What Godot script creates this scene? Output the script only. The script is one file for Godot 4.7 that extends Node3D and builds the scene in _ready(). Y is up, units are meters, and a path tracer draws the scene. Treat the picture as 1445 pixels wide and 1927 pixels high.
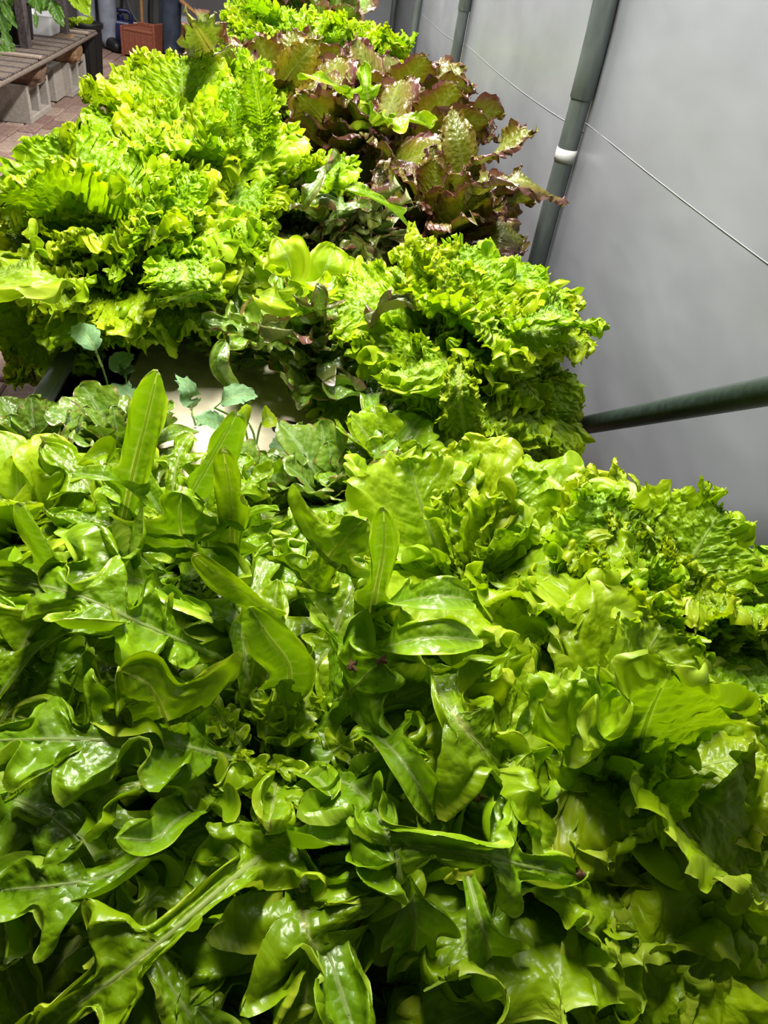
extends Node3D
# Lettuces on floating rafts in a hoop greenhouse at night.
# World: x right, y up, -z runs along the bed; metres.

const EYE := Vector3(0, 1.14, 0)
const RAFT := 0.45
var cam: Camera3D
var rng := RandomNumberGenerator.new()
var blister_noise := FastNoiseLite.new()
var fine_noise := FastNoiseLite.new()
var used := {}
var M := {}
var lib := {}

# ---------------------------------------------------------------- naming
func numbered(n: String) -> String:
	if not used.has(n):
		used[n] = 0
		return n
	used[n] += 1
	return "%s_%03d" % [n, used[n]]

func thing(called: String, label: String, category: String, at := Vector3.ZERO, group := "") -> Node3D:
	var o := Node3D.new()
	o.name = numbered(called)
	add_child(o)
	o.position = at
	o.set_meta("label", label)
	o.set_meta("category", category)
	if group:
		o.set_meta("group", group)
	return o

func part(called: String, mesh: Mesh, mat: Material, parent: Node, label := "") -> MeshInstance3D:
	var o := MeshInstance3D.new()
	o.name = called
	o.mesh = mesh
	o.material_override = mat
	o.cast_shadow = GeometryInstance3D.SHADOW_CASTING_SETTING_ON
	parent.add_child(o, true)
	if label:
		o.set_meta("label", label)
	return o

func struct(called: String, mesh: Mesh, mat: Material, label: String, category: String) -> MeshInstance3D:
	var o := part(numbered(called), mesh, mat, self, label)
	o.set_meta("category", category)
	o.set_meta("kind", "structure")
	return o

# ---------------------------------------------------------------- picture to place
var eye_right: Vector3
var eye_up: Vector3
var eye_ahead: Vector3
var focal: float
func ray(px: float, py: float) -> Vector3:
	return (eye_ahead * focal + eye_right * (px - 722.5) - eye_up * (py - 963.5)).normalized()
func at_y(px: float, py: float, y: float) -> Vector3:
	var d := ray(px, py)
	return EYE + d * ((y - EYE.y) / d.y)
func at_x(px: float, py: float, x: float) -> Vector3:
	var d := ray(px, py)
	return EYE + d * (x / d.x)
func at_z(px: float, py: float, z: float) -> Vector3:
	var d := ray(px, py)
	return EYE + d * (z / d.z)

# ---------------------------------------------------------------- mesh helpers
func grid(P: PackedVector3Array, rows: int, cols: int, colors := PackedColorArray(), uvs := PackedVector2Array()) -> ArrayMesh:
	var idx := PackedInt32Array()
	idx.resize((rows - 1) * (cols - 1) * 6)
	var nrm := PackedVector3Array()
	nrm.resize(P.size())
	var k := 0
	for i in rows - 1:
		for j in cols - 1:
			var a := i * cols + j
			var b := a + 1
			var c := a + cols
			var d := c + 1
			var n1 := (P[c] - P[a]).cross(P[b] - P[a])
			var n2 := (P[d] - P[b]).cross(P[c] - P[b]) * -1.0
			n2 = (P[c] - P[b]).cross(P[d] - P[b]) * -1.0
			n2 = (P[c] - P[d]).cross(P[b] - P[d]) * -1.0
			nrm[a] += n1
			nrm[b] += n1 + n2
			nrm[c] += n1 + n2
			nrm[d] += n2
			idx[k] = a
			idx[k + 1] = b
			idx[k + 2] = c
			idx[k + 3] = b
			idx[k + 4] = d
			idx[k + 5] = c
			k += 6
	for i in nrm.size():
		nrm[i] = nrm[i].normalized()
	return pack(P, nrm, idx, colors, uvs)

func pack(P: PackedVector3Array, nrm: PackedVector3Array, idx: PackedInt32Array, colors := PackedColorArray(), uvs := PackedVector2Array()) -> ArrayMesh:
	var arr := []
	arr.resize(Mesh.ARRAY_MAX)
	arr[Mesh.ARRAY_VERTEX] = P
	arr[Mesh.ARRAY_NORMAL] = nrm
	arr[Mesh.ARRAY_INDEX] = idx
	if colors.size():
		arr[Mesh.ARRAY_COLOR] = colors
	if uvs.size():
		arr[Mesh.ARRAY_TEX_UV] = uvs
	var m := ArrayMesh.new()
	m.add_surface_from_arrays(Mesh.PRIMITIVE_TRIANGLES, arr)
	return m

func catmull(pts: Array, n: int) -> Array:          # n samples, uniform per span
	var out := []
	var last := pts.size() - 1
	for i in n:
		var f := float(i) / (n - 1) * last
		var k := mini(int(f), last - 1)
		var t := f - k
		var p1 = pts[k]
		var p2 = pts[k + 1]
		var p0 = pts[k - 1] if k > 0 else p1 * 2.0 - p2
		var p3 = pts[k + 2] if k + 2 <= last else p2 * 2.0 - p1
		out.append(((p1 * 2.0) + (p2 - p0) * t + (p0 * 2.0 - p1 * 5.0 + p2 * 4.0 - p3) * t * t + (p1 * 3.0 - p0 - p2 * 3.0 + p3) * t * t * t) * 0.5)
	return out

func even(pts: Array, n: int) -> Array:              # resample at equal arc length
	var s := [0.0]
	for i in range(1, pts.size()):
		s.append(s[-1] + (pts[i] - pts[i - 1]).length())
	var out := []
	var k := 0
	for i in n:
		var want: float = s[-1] * i / (n - 1)
		while k < pts.size() - 2 and s[k + 1] < want:
			k += 1
		var t: float = clampf((want - s[k]) / maxf(s[k + 1] - s[k], 1e-9), 0, 1)
		out.append(pts[k].lerp(pts[k + 1], t))
	return out

func tube(pts: Array, radii: Array, sides := 10, closed_ends := true) -> ArrayMesh:
	var P := PackedVector3Array()
	var ref := Vector3.UP
	var rows := pts.size()
	var t0: Vector3 = (pts[1] - pts[0]).normalized()
	if absf(t0.dot(ref)) > 0.9:
		ref = Vector3.RIGHT
	var list := []
	for i in rows:
		var t: Vector3 = (pts[mini(i + 1, rows - 1)] - pts[maxi(i - 1, 0)]).normalized()
		ref = (ref - t * ref.dot(t)).normalized()
		var b := t.cross(ref)
		var r: float = radii[i] if i < radii.size() else radii[-1]
		if closed_ends and i == 0:
			list.append([pts[i], ref, b, 0.0])
		list.append([pts[i], ref, b, r])
		if closed_ends and i == rows - 1:
			list.append([pts[i], ref, b, 0.0])
	for q in list:
		for j in sides + 1:
			var a := TAU * j / sides
			P.append(q[0] + (q[1] * cos(a) + q[2] * sin(a)) * q[3])
	return grid(P, list.size(), sides + 1)

# box with chamfered edges, centred at c, turned by b
func box_into(st: SurfaceTool, c: Vector3, size: Vector3, ch := 0.004, b := Basis()) -> void:
	var h := size / 2.0
	ch = minf(ch, minf(h.x, minf(h.y, h.z)) * 0.9)
	var V := func(v: Vector3) -> Vector3: return c + b * v
	for axis in 3:
		for s in [-1.0, 1.0]:
			var u := (axis + 1) % 3
			var w := (axis + 2) % 3
			var q := []
			for e in [[-1, -1], [1, -1], [1, 1], [-1, 1]]:
				var p := Vector3()
				p[axis] = s * h[axis]
				p[u] = e[0] * (h[u] - ch)
				p[w] = e[1] * (h[w] - ch)
				q.append(V.call(p))
			quad(st, q, c)
			# the chamfer towards +-u, shared by two faces
			for s2 in [-1.0, 1.0]:
				var r := []
				for e in [-1.0, 1.0]:
					var p := Vector3()
					p[axis] = s * h[axis]
					p[u] = s2 * (h[u] - ch)
					p[w] = e * (h[w] - ch)
					r.append(V.call(p))
				for e in [1.0, -1.0]:
					var p := Vector3()
					p[axis] = s * (h[axis] - ch)
					p[u] = s2 * h[u]
					p[w] = e * (h[w] - ch)
					r.append(V.call(p))
				quad(st, r, c)
	for sx in [-1.0, 1.0]:
		for sy in [-1.0, 1.0]:
			for sz in [-1.0, 1.0]:
				var p1 := Vector3(sx * h.x, sy * (h.y - ch), sz * (h.z - ch))
				var p2 := Vector3(sx * (h.x - ch), sy * h.y, sz * (h.z - ch))
				var p3 := Vector3(sx * (h.x - ch), sy * (h.y - ch), sz * h.z)
				tri(st, V.call(p1), V.call(p2), V.call(p3), c)

func tri(st: SurfaceTool, a: Vector3, b: Vector3, c: Vector3, inside: Vector3) -> void:
	var n := (c - a).cross(b - a)
	if n.dot((a + b + c) / 3.0 - inside) < 0:
		var t := b
		b = c
		c = t
		n = -n
	n = n.normalized()
	for p in [a, b, c]:
		st.set_normal(n)
		st.add_vertex(p)

func quad(st: SurfaceTool, q: Array, inside: Vector3) -> void:
	tri(st, q[0], q[1], q[2], inside)
	tri(st, q[0], q[2], q[3], inside)

func begin() -> SurfaceTool:
	var st := SurfaceTool.new()
	st.begin(Mesh.PRIMITIVE_TRIANGLES)
	return st

func box(size: Vector3, ch := 0.004, c := Vector3.ZERO, b := Basis()) -> ArrayMesh:
	var st := begin()
	box_into(st, c, size, ch, b)
	return st.commit()

func boxes(list: Array, ch := 0.004) -> ArrayMesh:
	var st := begin()
	for q in list:
		box_into(st, q[0], q[1], ch)
	return st.commit()

func lathe(profile: Array, sides := 24, squash := Vector3.ONE) -> ArrayMesh:
	var P := PackedVector3Array()
	for p in profile:
		for j in sides + 1:
			var a := -TAU * j / sides
			P.append(Vector3(cos(a) * p[0], p[1], sin(a) * p[0]) * squash)
	return grid(P, profile.size(), sides + 1)

# rounded-rectangle open tub: profile of [half x, half z, y] rings
func ring_loft(rings: Array, corner := 0.25, sides := 40) -> ArrayMesh:
	var P := PackedVector3Array()
	for r in rings:
		for j in sides + 1:
			var a := -TAU * j / sides
			var cx := cos(a)
			var cz := sin(a)
			var e := 2.0 / lerpf(2.0, 12.0, 1.0 - corner)
			P.append(Vector3(signf(cx) * pow(absf(cx), e) * r[0], r[2], signf(cz) * pow(absf(cz), e) * r[1]))
	return grid(P, rings.size(), sides + 1)

# ---------------------------------------------------------------- materials
func mat(c: Color, rough := 0.6, metal := 0.0, spec := 0.5) -> StandardMaterial3D:
	var m := StandardMaterial3D.new()
	m.albedo_color = c
	m.roughness = rough
	m.metallic = metal
	m.metallic_specular = spec
	m.cull_mode = BaseMaterial3D.CULL_DISABLED
	return m

func noise_tex(freq: float, lo: Color, hi: Color, seed_ := 1, kind := FastNoiseLite.TYPE_SIMPLEX_SMOOTH, size := 256) -> NoiseTexture2D:
	var n := FastNoiseLite.new()
	n.noise_type = kind
	n.frequency = freq
	n.seed = seed_
	n.fractal_octaves = 4
	var t := NoiseTexture2D.new()
	t.width = size
	t.height = size
	t.seamless = true
	t.noise = n
	var g := Gradient.new()
	g.set_color(0, lo)
	g.set_color(1, hi)
	t.color_ramp = g
	return t

func grainy(c: Color, spread: float, rough: float, scale: float, relief := 0.0, seed_ := 1) -> StandardMaterial3D:
	var m := mat(Color.WHITE, rough)
	m.albedo_texture = noise_tex(0.03, c.darkened(spread), c.lightened(spread * 0.6), seed_)
	m.uv1_triplanar = true
	m.uv1_scale = Vector3.ONE * scale
	if relief > 0.0:
		m.heightmap_enabled = true
		m.heightmap_texture = noise_tex(0.05, Color.BLACK, Color.WHITE, seed_ + 7)
		m.heightmap_scale = relief
	return m

func leaf_mat(tint: Color, rough := 0.4, trans := 0.9, relief := 0.42, spec := 0.5) -> StandardMaterial3D:
	var m := mat(tint, rough, 0.0, spec)
	m.vertex_color_use_as_albedo = true
	m.backlight_enabled = true
	m.backlight = Color(trans, trans, trans * 0.7)
	m.heightmap_enabled = true
	m.heightmap_texture = M.wrinkle
	m.heightmap_scale = relief
	m.uv1_scale = Vector3(8, 8, 1)
	return m

func make_materials() -> void:
	var n := FastNoiseLite.new()
	n.noise_type = FastNoiseLite.TYPE_CELLULAR
	n.cellular_return_type = FastNoiseLite.RETURN_DISTANCE
	n.frequency = 0.02
	n.seed = 5
	n.fractal_octaves = 2
	var t := NoiseTexture2D.new()
	t.width = 512
	t.height = 512
	t.seamless = true
	t.noise = n
	var g := Gradient.new()
	g.set_color(0, Color.WHITE)
	g.set_color(1, Color.BLACK)
	t.color_ramp = g
	M.wrinkle = t
	M.frilly = [leaf_mat(Color(1, 1, 1)), leaf_mat(Color(0.93, 0.97, 0.95)), leaf_mat(Color(1, 0.96, 0.9))]
	M.wavy = [leaf_mat(Color(1, 1, 1), 0.38, 0.9, 0.16), leaf_mat(Color(0.94, 0.97, 0.95), 0.38, 0.9, 0.16), leaf_mat(Color(1, 0.97, 0.9), 0.38, 0.9, 0.16)]
	M.oak = [leaf_mat(Color(1, 1, 1), 0.33, 0.8, 0.2), leaf_mat(Color(0.92, 0.94, 1), 0.33, 0.8, 0.2), leaf_mat(Color(1, 0.97, 0.85), 0.33, 0.8, 0.2)]
	M.butter = [leaf_mat(Color(1, 1, 1), 0.4, 0.9, 0.08), leaf_mat(Color(0.95, 0.97, 0.95), 0.4, 0.9, 0.08)]
	M.red = [leaf_mat(Color(1, 1, 1), 0.34, 0.7, 0.2, 0.6), leaf_mat(Color(0.9, 0.9, 0.95), 0.34, 0.7, 0.2, 0.6)]
	M.kale = [leaf_mat(Color(1, 1, 1), 0.6, 0.5, 0.08, 0.3)]
	M.rib = leaf_mat(Color(1, 1, 1), 0.35, 1.2, 0.0)

# ---------------------------------------------------------------- leaves
func wob(x: float, s: float) -> float:               # smooth noise, -1..1
	return (sin(x * 6.283 + s * 12.9) + sin(x * 10.31 + s * 7.7) * 0.8 + sin(x * 17.9 + s * 3.1) * 0.6) / 2.0

# p.mid: control points; p.up: face direction at the base, p.up2 at the tip; p.out_l, p.out_r: half outlines (a along, b across, both in lengths)
# p.fold, p.fold2: V angle at base and tip; p.cup, p.cup2: curl across (radians per length); p.ruf: [amp, waves, from r, curl]
func leaf(p: Dictionary) -> ArrayMesh:
	var NF := 33
	var C: Array = even(catmull(p.mid, 48), NF)
	var L := 0.0
	for i in NF - 1:
		L += (C[i + 1] - C[i]).length()
	var T := []
	var N := []
	var B := []
	var up: Vector3 = p.up
	var up2: Vector3 = p.get("up2", up)
	for i in NF:
		var t: Vector3 = (C[mini(i + 1, NF - 1)] - C[maxi(i - 1, 0)]).normalized()
		var n: Vector3
		if p.has("carry"):                               # carried along the rib without twisting
			n = up if i == 0 else N[i - 1]
		else:
			n = up.lerp(up2, float(i) / (NF - 1))
		n = (n - t * n.dot(t)).normalized()
		T.append(t)
		N.append(n)
		B.append(t.cross(n))
	p.frames = [C, T, N, B, L]
	var sd: float = p.get("seed", 1.0)
	var mh: int = p.get("half", 60)
	var K: int = p.get("rings", 10)
	var outl: Array = even(catmull(p.out_l, 120), mh)
	var outr: Array = even(catmull(p.out_r, 120), mh)
	var rows := mh * 2
	var cols := K + 1
	var P := PackedVector3Array()
	var CO := PackedColorArray()
	var UV := PackedVector2Array()
	P.resize(rows * cols)
	CO.resize(rows * cols)
	UV.resize(rows * cols)
	var kv: float = p.get("sweep", 0.7)
	var ruf: Array = p.get("ruf", [])
	var puck: float = p.get("pucker", 0.0)
	var nv: float = p.get("veins", 7.0)
	var blis: float = p.get("blister", 0.0)
	var bf: float = p.get("blister_size", 0.012)
	var tooth: Array = p.get("tooth", [0.0, 10.0])
	var c_in: Color = p.c_in
	var c_out: Color = p.c_out
	var c_edge: Color = p.c_edge
	var c_rib: Color = p.c_rib
	var ribw: float = p.get("ribw", 0.02)
	var edge_from: float = p.get("edge_from", 0.8)
	var fold: float = p.get("fold", 0.2)
	var fold2: float = p.get("fold2", fold)
	var cup: float = p.get("cup", 0.3)
	var cup2: float = p.get("cup2", cup)
	var tipcurl: float = p.get("lobecurl", 0.0)
	blister_noise.frequency = 1.0
	for i in rows:
		var left := i < mh
		var s := -1.0 if left else 1.0
		var q: Vector2 = outl[i] if left else outr[rows - 1 - i]
		var u := float(i) / (mh - 1) if left else float(rows - 1 - i) / (mh - 1)   # 0 base .. 1 tip
		var us := u * s + 10.0
		var ao: float = q.x
		var bo: float = maxf(q.y, 0.0)
		var tt := 0.0
		var hook := signf(wob(us * 2.7, sd + 2.0)) * 0.7 + 0.3
		if tooth[0] > 0.0:
			var th := pow(absf(fposmod(us * tooth[1] + 0.3 * wob(us * 3.0, sd), 1.0) * 2.0 - 1.0), 1.4) - 0.4
			tt = th * tooth[0] * smoothstep(0.1, 0.3, u) * (1.0 + 0.7 * wob(us * tooth[1] / 5.0, sd))
			bo = maxf(bo + tt * smoothstep(1.0, 0.85, u), 0.0)
			ao += tt * smoothstep(0.6, 1.0, u)
		var a0 := clampf(ao - kv * bo, 0.015, 0.985)
		a0 = minf(a0, 0.985 * smoothstep(-0.3, 1.0, u) + 0.0)
		for j in cols:
			var r := float(j) / K
			r = 1.0 - pow(1.0 - r, 1.35)
			var a := lerpf(a0, ao, pow(r, 1.15))
			var b := bo * r * L
			# frame
			var f := clampf(a, 0.0, 1.0) * (NF - 1)
			var k := mini(int(f), NF - 2)
			var ft := f - k
			var c0: Vector3 = C[k].lerp(C[k + 1], ft)
			var n0: Vector3 = N[k].lerp(N[k + 1], ft)
			var b0: Vector3 = B[k].lerp(B[k + 1], ft)
			var t0: Vector3 = T[k]
			if a > 1.0:
				c0 += t0 * (a - 1.0) * L
			var kp := lerpf(cup, cup2, a) / L
			kp += 0.0001
			var ph := lerpf(fold, fold2, a) * smoothstep(0.0, 0.03, b / L)
			var ang := kp * b + (tipcurl + 0.75 * wob(us * 1.3, sd + 4.0) * signf(absf(tipcurl))) * pow(r, 2.5) * smoothstep(0.05, 0.25, bo)
			var x0 := sin(ang) / maxf(absf(ang), 1e-5) * b * signf(ang) if absf(ang) > 1e-4 else b
			var z0 := (1.0 - cos(ang)) / ang * b if absf(ang) > 1e-4 else 0.0
			var x := x0 * cos(ph) - z0 * sin(ph)
			var z := x0 * sin(ph) + z0 * cos(ph)
			var nn := n0 * cos(ph + ang) - b0 * s * sin(ph + ang)
			var od := b0 * s * cos(ph + ang) + n0 * sin(ph + ang)
			var off := 0.0
			var offo := 0.0
			var offt := 0.0
			for w in ruf:
				var g := smoothstep(w[2], 1.0, r)
				if g <= 0.0:
					continue
				g *= g * (0.6 + 0.4 * g) * smoothstep(0.02, 0.3, u)
				var phase: float = 6.2832 * (us * w[1] + 0.55 * wob(us * w[1] * 0.21, sd + w[1]) + 0.22 * wob(r * 0.9 + us * 1.1, sd * 2.0 + w[1])) + sd * 3.0
				var am: float = w[0] * g * (0.75 + 0.5 * wob(us * w[1] * 0.13, sd * 1.7 + w[1]))
				off += am * sin(phase)
				offt += am * w[3] * sin(phase * 2.0)
				offo += am * w[3] * 0.7 * (cos(phase * 2.0 + 0.6) - 0.4)
			off += tt * L * hook * pow(r, 5.0)
			var inner := r * (1.0 - r * 0.75) * 2.4
			if puck > 0.0:
				var vv := absf(sin(PI * (u * nv + 0.12 * sin(u * 9.0 + sd))))
				off += puck * (sqrt(vv) - 0.6) * inner * smoothstep(0.004, 0.03, b)
			if blis > 0.0:
				var bn := blister_noise.get_noise_2d(a * L / bf + sd * 31.0, s * b / bf)
				off += blis * bn * clampf(r * 5.0, 0.0, 1.0) * (1.0 - 0.5 * r)
			var at: Vector3 = c0 + b0 * s * x + n0 * z + nn * off + od * offo + t0 * offt
			P[i * cols + j] = at
			UV[i * cols + j] = Vector2(s * b, a * L)
			# the leaf's own colours
			var col := c_in.lerp(c_out, smoothstep(0.0, 0.9, r) * smoothstep(0.1, 0.6, a))
			col = col.lerp(c_edge, smoothstep(edge_from, 1.0, r + 0.12 * wob(us * 2.3, sd)) * smoothstep(0.1, 0.35, u))
			var vein := pow(1.0 - absf(sin(PI * (u * nv + 0.12 * sin(u * 9.0 + sd)))), 6.0) * (1.0 - r) * 0.45
			var rw := ribw * L * (1.15 - a)
			vein = maxf(vein, 1.0 - smoothstep(rw * 0.5, rw, b))
			col = col.lerp(c_rib, vein)
			CO[i * cols + j] = col
	return grid(P, rows, cols, CO, UV)

func rib(p: Dictionary, w: float, lift := 0.0) -> ArrayMesh:      # the pale midrib, a tapering cord sunk in the blade
	var C: Array = p.frames[0]
	var N: Array = p.frames[2]
	var B: Array = p.frames[3]
	var P := PackedVector3Array()
	var CO := PackedColorArray()
	var n := 15
	for i in n + 1:
		var t := float(i) / n * 0.93
		var k := mini(int(t * 32.0), 31)
		var c: Vector3 = C[k].lerp(C[k + 1], t * 32.0 - k)
		var r := w * pow(1.0 - t, 0.8) + 0.0004
		for j in 7:
			var a := PI * (j / 6.0 * 1.2 - 0.1)
			P.append(c + B[k] * cos(a) * r * 1.3 + N[k] * (sin(a) * r * 0.8 - r * 0.1 + lift))
			CO.append(p.c_rib.lerp(Color(0.75, 0.85, 0.5), 0.35))
	return grid(P, n + 1, 7, CO, fill_uv(P.size()))

func fill_uv(n: int) -> PackedVector2Array:
	var a := PackedVector2Array()
	a.resize(n)
	return a

# generic midrib: leaves the stem at elevation e0 and bends to e1 (degrees), length L, growing along +z
func arch(L: float, e0: float, e1: float, sway := 0.0, bend := 1.0) -> Array:
	var pts := [Vector3.ZERO]
	var n := 7
	for i in n:
		var t := (i + 0.5) / n
		var e := deg_to_rad(lerpf(e0, e1, pow(t, bend)))
		var az := sway * t
		pts.append(pts[-1] + Vector3(sin(az) * cos(e), sin(e), cos(az) * cos(e)) * L / n)
	return pts

func jig(pts: Array, r: RandomNumberGenerator, amt: float) -> Array:
	var out := []
	for i in pts.size():
		var q: Vector2 = pts[i]
		if i > 0 and i < pts.size() - 1:
			q += Vector2(r.randf_range(-amt, amt), r.randf_range(-amt, amt)) * (0.3 + q.y * 2.0)
		out.append(q)
	return out

func oak_out(r: RandomNumberGenerator, nl: int, w: float, depth: float, tipw: float) -> Array:
	var o := [Vector2(0, 0.025), Vector2(0.1, 0.03), Vector2(0.18, 0.035)]
	for k in nl:
		var f := float(k) / maxf(nl - 1, 1)
		var ac := lerpf(0.27, 0.7, f) + r.randf_range(-0.03, 0.03)
		var ww := w * (0.65 + 0.35 * sin(PI * (0.25 + 0.6 * f))) * r.randf_range(0.75, 1.2)
		var sin_w := maxf(ww * (1.0 - depth) * r.randf_range(0.8, 1.2), 0.035)
		var fw := r.randf_range(0.05, 0.11)
		o.append(Vector2(ac - 0.03, sin_w))
		o.append(Vector2(ac + fw * 0.2, ww * 0.66))
		o.append(Vector2(ac + fw * 0.85, ww * 0.95))
		o.append(Vector2(ac + fw + 0.005, ww))
		o.append(Vector2(ac + fw + 0.022, ww * 0.85))
		o.append(Vector2(ac + 0.095, sin_w * 1.25))
	o.append(Vector2(0.86, tipw * 0.85))
	o.append(Vector2(0.92, tipw))
	o.append(Vector2(0.98, tipw * 0.6))
	o.append(Vector2(1.0, 0.0))
	return o

const TONGUE := [Vector2(0, 0.03), Vector2(0.12, 0.035), Vector2(0.28, 0.05), Vector2(0.36, 0.13), Vector2(0.43, 0.15), Vector2(0.47, 0.09), Vector2(0.6, 0.085), Vector2(0.8, 0.09), Vector2(0.93, 0.065), Vector2(0.985, 0.03), Vector2(1, 0)]
const BLADE := [Vector2(0, 0.03), Vector2(0.15, 0.05), Vector2(0.35, 0.09), Vector2(0.6, 0.115), Vector2(0.8, 0.105), Vector2(0.93, 0.07), Vector2(0.985, 0.03), Vector2(1, 0)]
const FAN := [Vector2(0, 0.05), Vector2(0.14, 0.07), Vector2(0.3, 0.19), Vector2(0.5, 0.36), Vector2(0.7, 0.46), Vector2(0.88, 0.43), Vector2(0.99, 0.27), Vector2(1.03, 0.1), Vector2(1.02, 0)]
const ROUND := [Vector2(0, 0.04), Vector2(0.14, 0.07), Vector2(0.3, 0.22), Vector2(0.5, 0.36), Vector2(0.72, 0.4), Vector2(0.9, 0.3), Vector2(0.99, 0.12), Vector2(1, 0)]
const LOBED_ROUND := [Vector2(0, 0.04), Vector2(0.16, 0.06), Vector2(0.28, 0.18), Vector2(0.38, 0.28), Vector2(0.46, 0.26), Vector2(0.52, 0.19), Vector2(0.6, 0.24), Vector2(0.7, 0.32), Vector2(0.8, 0.31), Vector2(0.85, 0.2), Vector2(0.92, 0.17), Vector2(0.99, 0.09), Vector2(1, 0)]
const LONG := [Vector2(0, 0.05), Vector2(0.15, 0.08), Vector2(0.3, 0.18), Vector2(0.5, 0.27), Vector2(0.7, 0.29), Vector2(0.87, 0.24), Vector2(0.97, 0.13), Vector2(1.01, 0)]
const OVATE := [Vector2(0, 0.02), Vector2(0.28, 0.022), Vector2(0.36, 0.16), Vector2(0.46, 0.25), Vector2(0.6, 0.27), Vector2(0.8, 0.2), Vector2(0.93, 0.1), Vector2(1, 0)]

# linear colours of each kind: inner blade, outer blade, margin, rib
const TONES := {
	"frilly": [Color(0.22, 0.4, 0.005), Color(0.35, 0.54, 0.005), Color(0.46, 0.63, 0.012), Color(0.46, 0.62, 0.06)],
	"wavy": [Color(0.23, 0.38, 0.005), Color(0.34, 0.5, 0.005), Color(0.48, 0.61, 0.04), Color(0.44, 0.58, 0.07)],
	"oak": [Color(0.155, 0.3, 0.004), Color(0.245, 0.42, 0.004), Color(0.42, 0.57, 0.04), Color(0.46, 0.56, 0.18)],
	"butter": [Color(0.3, 0.46, 0.008), Color(0.42, 0.57, 0.012), Color(0.52, 0.66, 0.03), Color(0.54, 0.66, 0.18)],
	"tinged": [Color(0.14, 0.28, 0.02), Color(0.2, 0.32, 0.025), Color(0.24, 0.17, 0.05), Color(0.45, 0.58, 0.25)],
	"redoak": [Color(0.1, 0.2, 0.02), Color(0.13, 0.15, 0.03), Color(0.17, 0.07, 0.05), Color(0.4, 0.48, 0.22)],
	"red": [Color(0.14, 0.18, 0.01), Color(0.15, 0.105, 0.012), Color(0.13, 0.045, 0.04), Color(0.34, 0.32, 0.08)],
	"kale": [Color(0.13, 0.25, 0.1), Color(0.16, 0.29, 0.13), Color(0.22, 0.36, 0.18), Color(0.32, 0.45, 0.22)],
	"broad": [Color(0.07, 0.17, 0.015), Color(0.09, 0.21, 0.015), Color(0.12, 0.25, 0.02), Color(0.2, 0.34, 0.08)],
}

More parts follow.
